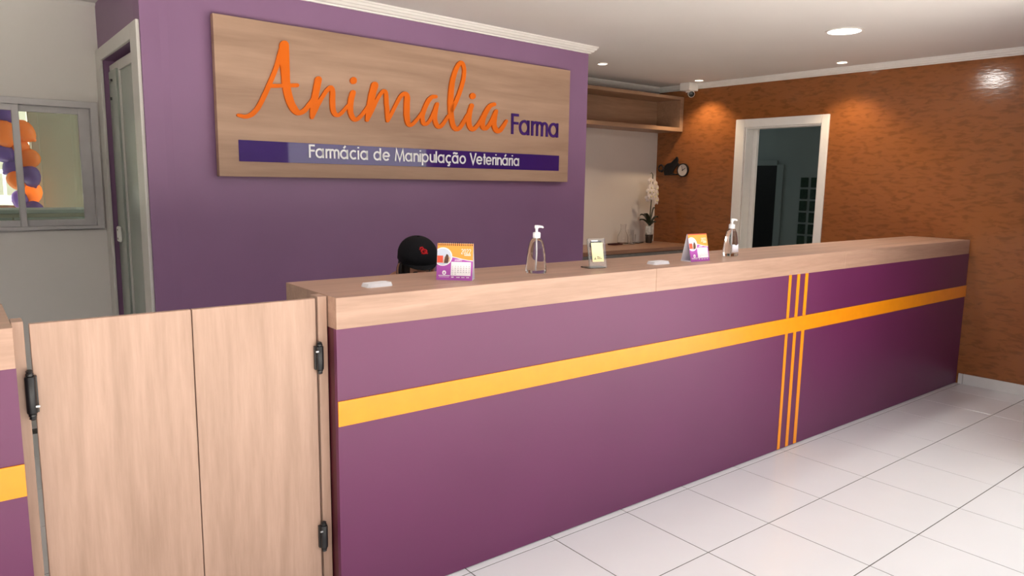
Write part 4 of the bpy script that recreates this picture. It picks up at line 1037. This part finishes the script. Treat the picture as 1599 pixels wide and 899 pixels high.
# face details
mb = MB()
for s_ in (-1, 1):
    m4 = hm @ Matrix.Translation((s_ * .083, .018, -.045)) @ Matrix.Rotation(s_ * .35, 4, 'Z')
    mb.ellipsoid((0, 0, 0), (.010, .019, .032), 12, 8, m4)
mb.build('ear', 'skin', pr, smooth=True)
mb = MB()
for s_ in (-1, 1): mb.ellipsoid((0, 0, 0), (.012, .005, .0035), 12, 8, hm @ Matrix.Translation((s_ * .031, -.088, -.024)))
mb.build('eyelash', 'hair', pr, smooth=True)
mb = MB(); mb.ellipsoid((0, 0, 0), (.022, .007, .006), 12, 8, hm @ Matrix.Translation((0, -.094, -.083))); mb.build('mouth', 'page_red', pr, smooth=True)
# hair: back of the head and a short tail under the cap
mb = MB(); mb.ellipsoid((0, 0, 0), (.084, .085, .085), 20, 14, hm @ Matrix.Translation((0, .030, -.020)))
mb.ellipsoid((0, 0, 0), (.026, .030, .050), 14, 10, hm @ Matrix.Translation((-.052, .085, -.075)))
mb.ellipsoid((0, 0, 0), (.012, .018, .040), 10, 8, hm @ Matrix.Translation((-.080, -.005, -.040)))
mb.build('hair', 'hair', pr, smooth=True)
# clothes
V = []; E_ = []
chain([(0, .28, .55, (.165, .125))]); ab = chain([(0, .27, .66, (.15, .115))], 0); chest = chain([(0, .20, .80, (.185, .14))], ab)
chain([(0, .095, .955, (.092, .085))], chest)
for s_ in (-1, 1): chain([(s_ * .168, .17, .845, .080), (s_ * .245, .07, .795, .066)], chest)
skin_body('shirt', V, E_, 'black_cloth', pr)
V = []; E_ = []
chain([(0, .28, .52, (.163, .118))])
for s_ in (-1, 1): chain([(s_ * .097, .23, .53, .096), (s_ * .12, -.02, .545, .084), (s_ * .12, -.155, .535, .075), (s_ * .12, -.13, .34, .066), (s_ * .12, -.10, .12, .058)], 0)
skin_body('trousers', V, E_, 'denim', pr)
for s_ in (-1, 1):
    q = MB(); q.ellipsoid((s_ * .12, -.165, .036), (.050, .125, .045), 16, 10); q.v = [(a, b_, max(0.0, c_)) for a, b_, c_ in q.v]; q.build('shoe', 'black', pr, smooth=True)
# cap
cap = bpy.data.objects.new('cap', None)
CR = (.092, .106, .090)
mb = MB(); nu, nv = 36, 10; vs = []; fs = []
for i in range(nv + 1):
    ph = PI / 2 * i / nv
    for k_ in range(nu):
        th = 2 * PI * k_ / nu
        seam = 1 - .012 * max(0, 1 - abs(((k_ + 3) % 6) - 3) / 1.0) if (k_ % 6 == 0) else 1
        low = -.022 * (i == nv)
        vs.append((CR[0] * math.sin(ph) * math.cos(th) * seam, CR[1] * math.sin(ph) * math.sin(th) * seam, CR[2] * math.cos(ph) ** .9 if ph < PI / 2 - 1e-6 else -.020))
for i in range(nv):
    for k_ in range(nu): fs.append((i * nu + k_, (i + 1) * nu + k_, (i + 1) * nu + (k_ + 1) % nu, i * nu + (k_ + 1) % nu))
bpy.data.objects.remove(cap)
mb.add(vs, fs); mb.xform(hm @ Matrix.Translation((0, .0, .032)))
cap = mb.build('cap', 'black_cloth', pr, smooth=True)
md = cap.modifiers.new('thickness', 'SOLIDIFY'); md.thickness = .003; md.offset = 1
mb = MB(); mb.ellipsoid((0, 0, 0), (.009, .009, .005), 10, 6, hm @ Matrix.Translation((0, 0, .1235))); mb.build('cap_button', 'black_cloth', cap, smooth=True)
mb = MB(); n = 14; m_ = 5; vs = []; fs = []
for j in range(m_ + 1):
    q_ = j / m_
    for i in range(n + 1):
        a = math.radians(200 + 140 * i / n); rx_ = CR[0] * .985; ry_ = CR[1] * .985 + .042 * q_ * math.sin(PI * i / n) ** .6
        cx = rx_ * math.cos(a) * (1 + .02 * q_); cy = ry_ * math.sin(a)
        vs.append((cx, cy, -.010 - .008 * q_ - .5 * cx * cx))
for j in range(m_):
    for i in range(n): fs.append((j * (n + 1) + i, j * (n + 1) + i + 1, (j + 1) * (n + 1) + i + 1, (j + 1) * (n + 1) + i))
mb.add(vs, fs); mb.xform(hm @ Matrix.Translation((0, 0, .026)))
br = mb.build('cap_brim', 'black_cloth', cap, smooth=True)
md = br.modifiers.new('thickness', 'SOLIDIFY'); md.thickness = .0035
# red emblem stitched on the front of the cap, following the dome
def dome(u, v):
    th = math.radians(270) + u; ph = v
    return (CR[0] * 1.045 * math.sin(ph) * math.cos(th), CR[1] * 1.045 * math.sin(ph) * math.sin(th), CR[2] * 1.045 * math.cos(ph) ** .9 + .032)
mb = MB()
for s_ in ([(-.20, .98), (-.16, .86), (-.04, .84), (.02, .92), (-.08, .98), (-.13, 1.06), (-.06, 1.13)], [(-.02, 1.0), (.08, .96), (.16, 1.0), (.20, 1.08)], [(-.12, 1.15), (.0, 1.17), (.12, 1.15), (.22, 1.17)], [(.02, 1.07), (.10, 1.09), (.18, 1.12)]):
    mb.tube([hm @ Vector(dome(*p)) for p in s_], .0042, 6)
mb.build('cap_emblem', 'red_thread', cap, smooth=True)
# stool
sl_ = thing('stool', 'dark round stool under the person behind the counter', 'stool', (.815, 1.29, 0))
MB().lathe([(.15, .350), (.165, .355), (.165, .375), (.15, .385), (.002, .387)], 28).build('seat', 'black', sl_, smooth='auto')
for k_ in range(4):
    a = PI / 4 + k_ * PI / 2
    MB().tube([(.10 * math.cos(a), .10 * math.sin(a), .351), (.17 * math.cos(a), .17 * math.sin(a), 0)], .012, 8).build('leg', 'steel', sl_, smooth=True)
